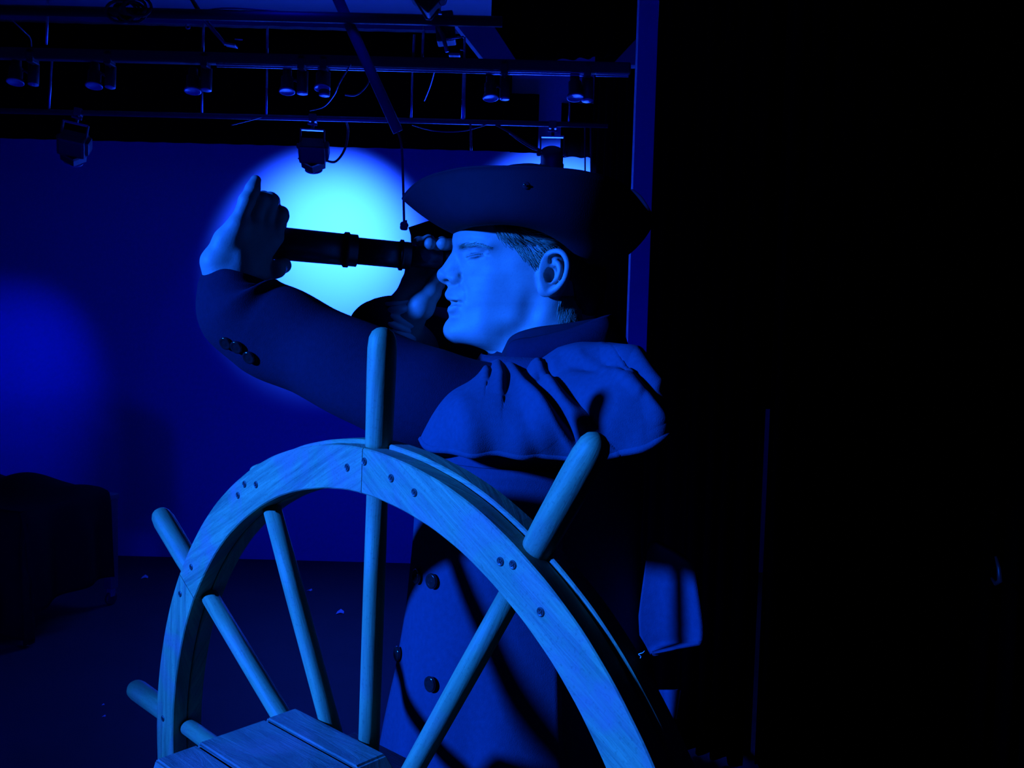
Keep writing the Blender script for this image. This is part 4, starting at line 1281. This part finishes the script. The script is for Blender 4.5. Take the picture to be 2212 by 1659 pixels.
for v in np.linspace(0, 1, 10):
    py = 1490+v*62
    xl = 1433+v*10; xr = 1470-v*10
    tail2.append(np.array([wpt((xl+(xr-xl)*u, py, 0.985-0.03*u)) for u in np.linspace(0, 1, 8)]+[wpt((xr+(1420-xr)*u, py, 0.955+0.12*u)) for u in np.linspace(0.2, 1, 6)]))
loft('coat_tail', tail2, 'coat_body', coat, False, 0.004)

def sleeve(name, path, radii, mat, parent, seg=64, wr=0.05, seed=0, squash=1.0):
    P = cat(path, 14); m = len(P)
    Rr_ = np.interp(np.linspace(0, 1, m), np.linspace(0, 1, len(radii)), radii)
    r = np.random.default_rng(seed)
    ph = r.uniform(0, 6, 6)
    rings = []
    T = np.gradient(P, axis=0); T /= np.linalg.norm(T, axis=1)[:, None]
    a = np.cross(T[0], [0, 1, 0]); a /= np.linalg.norm(a)
    for i in range(m):
        a = a-T[i]*(a@T[i]); a /= np.linalg.norm(a)
        b = np.cross(T[i], a)
        th = np.linspace(0, 2*PI, seg, endpoint=False)
        u = i/m
        w = 1+wr*(np.sin(3*th+u*9+ph[0])*0.4+np.sin(2*th-u*22+ph[1])*0.5+0.5*np.sin(u*38+2*np.sin(th+ph[2]))*np.cos(th+ph[3]))
        rings.append(P[i]+(np.cos(th)[:, None]*a+np.sin(th)[:, None]*b*squash)*(Rr_[i]*w)[:, None])
    return loft(name, rings, mat, parent, True, 0.004)
near_path = [wpt((1230, 900, 1.08)), wpt((1080, 892, 1.075)), wpt((930, 868, 1.075)), wpt((800, 815, 1.09)), wpt((680, 758, 1.11)), wpt((580, 708, 1.12)), wpt((524, 668, 1.12)), wpt((512, 630, 1.122)), wpt((518, 600, 1.125))]
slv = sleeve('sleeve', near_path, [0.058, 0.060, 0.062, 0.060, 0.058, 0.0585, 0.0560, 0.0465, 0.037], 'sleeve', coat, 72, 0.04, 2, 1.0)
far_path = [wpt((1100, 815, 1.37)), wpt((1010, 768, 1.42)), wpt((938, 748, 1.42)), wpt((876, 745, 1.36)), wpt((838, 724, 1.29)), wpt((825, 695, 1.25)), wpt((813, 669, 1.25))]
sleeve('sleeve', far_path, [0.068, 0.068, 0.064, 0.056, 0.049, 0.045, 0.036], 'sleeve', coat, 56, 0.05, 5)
# shirt cuff at the far wrist
cuffp = [wpt((846, 722, 1.245)), wpt((856, 700, 1.243)), wpt((864, 676, 1.240)), wpt((862, 655, 1.240))]
sleeve('shirt_cuff', cuffp, [0.036, 0.034, 0.031, 0.030], 'shirt', coat, 40, 0.09, 9)
# three buttons on the near cuff
def on_sleeve(px, py):
    me = slv.data
    P = np.empty(len(me.vertices)*3, np.float32); me.vertices.foreach_get('co', P); P = P.reshape(-1, 3)
    q = (P-np.array(CAM)) @ np.array(CM)
    X = 1106+F*q[:, 0]/-q[:, 2]; Yp = 829.5-F*q[:, 1]/-q[:, 2]
    d = (X-px)**2+(Yp-py)**2+1500*(P[:, 1]-P[:, 1].min())
    k = np.argmin(d)
    return P[k]
for px, py in ((489, 737), (514, 749), (541, 766)):
    p = on_sleeve(px, py)
    button(p+np.array([0, -0.002, -0.001]), (-0.35, -0.85, -0.45), 0.0085, coat)

# cape: from the collar over the shoulder down to the hem
cape_key = [  # top, middle, bottom of the sheet, from the front edge round the near shoulder to the far side
    ((1000, 800, 1.16), (945, 850, 1.13), (905, 900, 1.13)),
    ((1015, 798, 1.12), (962, 850, 1.03), (918, 962, 1.00)),
    ((1040, 795, 1.11), (1005, 860, 0.985), (985, 972, 0.965)),
    ((1075, 790, 1.10), (1065, 865, 0.965), (1060, 977, 0.945)),
    ((1120, 786, 1.095), (1135, 865, 0.955), (1150, 983, 0.935)),
    ((1180, 772, 1.09), (1210, 850, 0.950), (1240, 985, 0.930)),
    ((1240, 752, 1.075), (1290, 830, 0.925), (1325, 981, 0.895)),
    ((1290, 745, 1.06), (1360, 812, 0.915), (1395, 965, 0.880)),
    ((1315, 742, 1.075), (1408, 803, 0.930), (1447, 925, 0.895)),
    ((1322, 742, 1.13), (1408, 808, 1.02), (1446, 930, 1.00)),
    ((1322, 742, 1.22), (1408, 815, 1.24), (1445, 940, 1.26)),
    ((1300, 745, 1.28), (1370, 820, 1.35), (1395, 950, 1.40)),
    ((1240, 755, 1.31), (1270, 830, 1.43), (1290, 960, 1.46)),
    ((1160, 775, 1.31), (1140, 840, 1.44), (1140, 970, 1.48)),
    ((1090, 790, 1.30), (1030, 835, 1.42), (1000, 960, 1.46)),
    ((1040, 795, 1.27), (950, 805, 1.36), (900, 900, 1.40)),
    ((1015, 790, 1.24), (925, 775, 1.31), (872, 800, 1.33))]
nc = 30
Tt = cat([wpt(k[0]) for k in cape_key], nc); Mm = cat([wpt(k[1]) for k in cape_key], nc); Bb = cat([wpt(k[2]) for k in cape_key], nc)
nr = 170
rows = []
for j in range(nr+1):
    v = j/nr
    c0 = 2*(v-0.5)*(v-1); c1 = 4*v*(1-v); c2 = 2*v*(v-0.5)
    base = c0*Tt+c1*Mm+c2*Bb
    rows.append(base)
CV = np.array(rows)
# folds, laid along lines on the near side
du = np.gradient(CV, axis=1); dv = np.gradient(CV, axis=0)
NN = np.cross(du, dv); NN /= np.linalg.norm(NN, axis=2)[..., None]+1e-9
NN *= np.sign(-NN[nr//2, 5*nc, 1])
q = (CV-np.array(CAM)) @ np.array(CM)
PXc = 1106+F*q[..., 0]/-q[..., 2]; PYc = 829.5-F*q[..., 1]/-q[..., 2]
near = CV[..., 1] < 1.12
disp = np.zeros(PXc.shape)
def seg_dist(P, pts):
    """distance to a line on the cape and side of it (left negative), with position along it"""
    best = np.full(PXc.shape, 1e9); sd = np.zeros(PXc.shape); al = np.zeros(PXc.shape)
    L = 0
    tot = sum(math.dist(a, b) for a, b in zip(pts[:-1], pts[1:]))
    for a, b in zip(pts[:-1], pts[1:]):
        d = np.array(b, float)-np.array(a, float); l2 = d@d
        t = np.clip(((PXc-a[0])*d[0]+(PYc-a[1])*d[1])/l2, 0, 1)
        ex = PXc-a[0]-t*d[0]; ey = PYc-a[1]-t*d[1]
        D = np.hypot(ex, ey)
        m = D < best
        best[m] = D[m]; sd[m] = np.sign(ex*d[1]-ey*d[0])[m]; al[m] = ((L+t*math.sqrt(l2))/tot)[m]
        L += math.sqrt(l2)
    return best*sd, al
def pleat(pts, h, s_left=34, s_right=10):
    """cloth rises toward the line from the left and drops behind it"""
    e, al = seg_dist(None, pts)
    env = np.sin(PI*np.clip(al*0.86+0.10, 0, 1))**0.6
    edge = 1/(1+np.exp(np.clip(e/2.6, -40, 40)))
    global disp
    disp += h*np.exp(np.minimum(e, 0)/s_left)*edge*env*near
    disp -= 0.6*h*np.exp(-np.maximum(e, 0)/s_right)*(1-edge)*env*near
def soft(pts, h, sg):
    e, al = seg_dist(None, pts)
    global disp
    disp += h*np.exp(-(e/sg)**2)*near
pleat([(1108, 792), (1140, 835), (1185, 885), (1225, 930), (1250, 968)], 0.016, 36, 16)
pleat([(1178, 806), (1215, 850), (1258, 895), (1305, 945)], 0.015, 36, 13)
pleat([(1082, 800), (1090, 825), (1087, 862)], 0.009, 16, 12)
pleat([(1050, 792), (1058, 815), (1054, 835)], 0.007, 14, 10)
pleat([(1372, 818), (1405, 855), (1440, 905)], 0.010, 30, 9)
soft([(1160, 800), (1215, 775), (1300, 760), (1370, 775), (1420, 830)], 0.008, 14)
soft([(1170, 818), (1230, 795), (1310, 790), (1350, 805)], -0.006, 11)
soft([(1205, 800), (1260, 783), (1330, 800), (1380, 850)], 0.004, 10)
soft([(1000, 880), (1020, 930), (1030, 970)], 0.006, 25)
soft([(1140, 900), (1160, 980)], -0.004, 22)
disp += 0.0025*np.sin(PXc*0.045+PYc*0.02)*near
CV2 = CV+NN*disp[..., None]
Vc = CV2.reshape(-1, 3); n_ = CV.shape[1]
Q = [(j*n_+i, j*n_+i+1, (j+1)*n_+i+1, (j+1)*n_+i) for j in range(nr) for i in range(n_-1)]
cape = obj_np('cape', Vc, Q, 'coat')
sm = cape.modifiers.new('thickness', 'SOLIDIFY'); sm.thickness = 0.006; sm.offset = 0
ppart(cape)
cape['label'] = 'navy shoulder cape with deep folds'
hem = CV2[-1]
ppart(tube('hem', [Vector(p) for p in hem], 0.0048, 'coat', None, 8), cape)
# standing collar and its turned-down leaf
ck = [((1072, 788, 1.20), (1070, 782, 1.20)), ((1084, 790, 1.15), (1088, 768, 1.150)), ((1108, 790, 1.115), (1106, 730, 1.128)), ((1160, 785, 1.095), (1152, 711, 1.115)), ((1230, 768, 1.09), (1225, 701, 1.115)),
      ((1300, 752, 1.11), (1290, 690, 1.135)), ((1335, 745, 1.17), (1312, 684, 1.18)), ((1335, 745, 1.23), (1312, 684, 1.225)), ((1290, 755, 1.29), (1280, 692, 1.275)), ((1200, 775, 1.31), (1190, 705, 1.29)),
      ((1120, 788, 1.29), (1115, 728, 1.275)), ((1080, 788, 1.245), (1085, 768, 1.245))]
lo = cat([wpt(k[0]) for k in ck], 8, True); up = cat([wpt(k[1]) for k in ck], 8, True)
crow = []
for v in np.linspace(0, 1, 12):
    out = 0.006*math.sin(PI*v)
    c = lo*(1-v)+up*v
    cen = c.mean(0); dr = c-cen; dr[:, 2] = 0; dr /= np.linalg.norm(dr, axis=1)[:, None]
    crow.append(c+dr*out)
loft('collar', crow, 'coat_dark', coat, True, 0.005)
lk = [((1096, 772, 1.128), (1100, 798, 1.092)), ((1108, 740, 1.118), (1120, 792, 1.08)), ((1160, 730, 1.100), (1180, 772, 1.072)), ((1235, 712, 1.095), (1260, 756, 1.07)), ((1298, 688, 1.115), (1330, 748, 1.09)), ((1318, 682, 1.165), (1352, 746, 1.15)), ((1318, 682, 1.225), (1352, 746, 1.25))]
t_ = cat([wpt(k[0]) for k in lk], 10); b_ = cat([wpt(k[1]) for k in lk], 10)
leaf = []
for v in np.linspace(0, 1, 12):
    c = t_*(1-v)+b_*v
    c = c+np.array([0, -0.010*math.sin(PI*v), 0.004*math.sin(PI*v)])
    leaf.append(c)
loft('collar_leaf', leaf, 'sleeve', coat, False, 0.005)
# shirt collar at the throat
sk = cat([wpt((1060, 792, 1.235)), wpt((1052, 780, 1.20)), wpt((1072, 790, 1.165)), wpt((1100, 800, 1.14))], 8)
loft('shirt_collar', [sk, sk+np.array([0.004, 0, 0.018])], 'coat_dark', coat, False, 0.003)
# small lapel on the far side
fk = cat([wpt((975, 772, 1.25)), wpt((1000, 766, 1.23)), wpt((1030, 775, 1.215)), wpt((1062, 790, 1.20))], 8)
loft('lapel', [fk, fk+np.array([0.0, -0.012, -0.014]), fk+np.array([0.004, -0.010, -0.035])], 'coat', coat, False, 0.004)

# ---- the spyglass
S0 = wpt((975, 561.5, 1.240)); S1 = wpt((575, 523, 1.172))
sd = S1-S0; SL = np.linalg.norm(sd); sd = sd/SL
scope = empty('spyglass', tuple((S0+S1)/2))
tag(scope, 'black three-draw spyglass held up to the actor\'s far eye', 'spyglass')
def at_px(px):
    """length along the tube where the picture shows px"""
    return SL*(975-px)/(975-575)
def scope_part(name, prof_, mat):
    return child(lathe(name, prof_, mat, None, 40, axis_mtx(S0, sd)), scope)
r1, r2, r3 = 0.0150, 0.0188, 0.0218
scope_part('eyecup', [(0.010, at_px(985)), (0.0135, at_px(983)), (0.0140, at_px(962)), (0.0125, at_px(952))], 'scope_ring')
scope_part('small_draw', [(r1*0.9, at_px(952)), (r1, at_px(951)), (r1, at_px(880))], 'scope')
scope_part('draw_ring', [(r2*0.96, at_px(882)), (r2*1.0, at_px(881)), (r2*1.0, at_px(866)), (r2*1.13, at_px(865)), (r2*1.13, at_px(859)), (r2, at_px(857))], 'scope_ring')
scope_part('middle_draw', [(r2*0.97, at_px(864)), (r2*0.97, at_px(765))], 'scope')
scope_part('draw_ring', [(r3*0.95, at_px(766)), (r3*1.0, at_px(765)), (r3*1.0, at_px(749)), (r3*1.10, at_px(747)), (r3*1.10, at_px(738)), (r3, at_px(735))], 'scope_ring')
scope_part('main_tube', [(r3*0.98, at_px(745)), (r3*1.0, at_px(620)), (r3*1.0, at_px(585))], 'scope')
scope_part('objective_bell', [(r3*1.0, at_px(590)), (r3*1.08, at_px(588)), (r3*1.08, at_px(566)), (r3*0.9, at_px(565))], 'scope_ring')
scope_part('objective_lens', [(r3*0.88, at_px(566)), (r3*0.88, at_px(564)), (r3*0.5, at_px(562.5)), (r3*0.1, at_px(562))], 'lens')
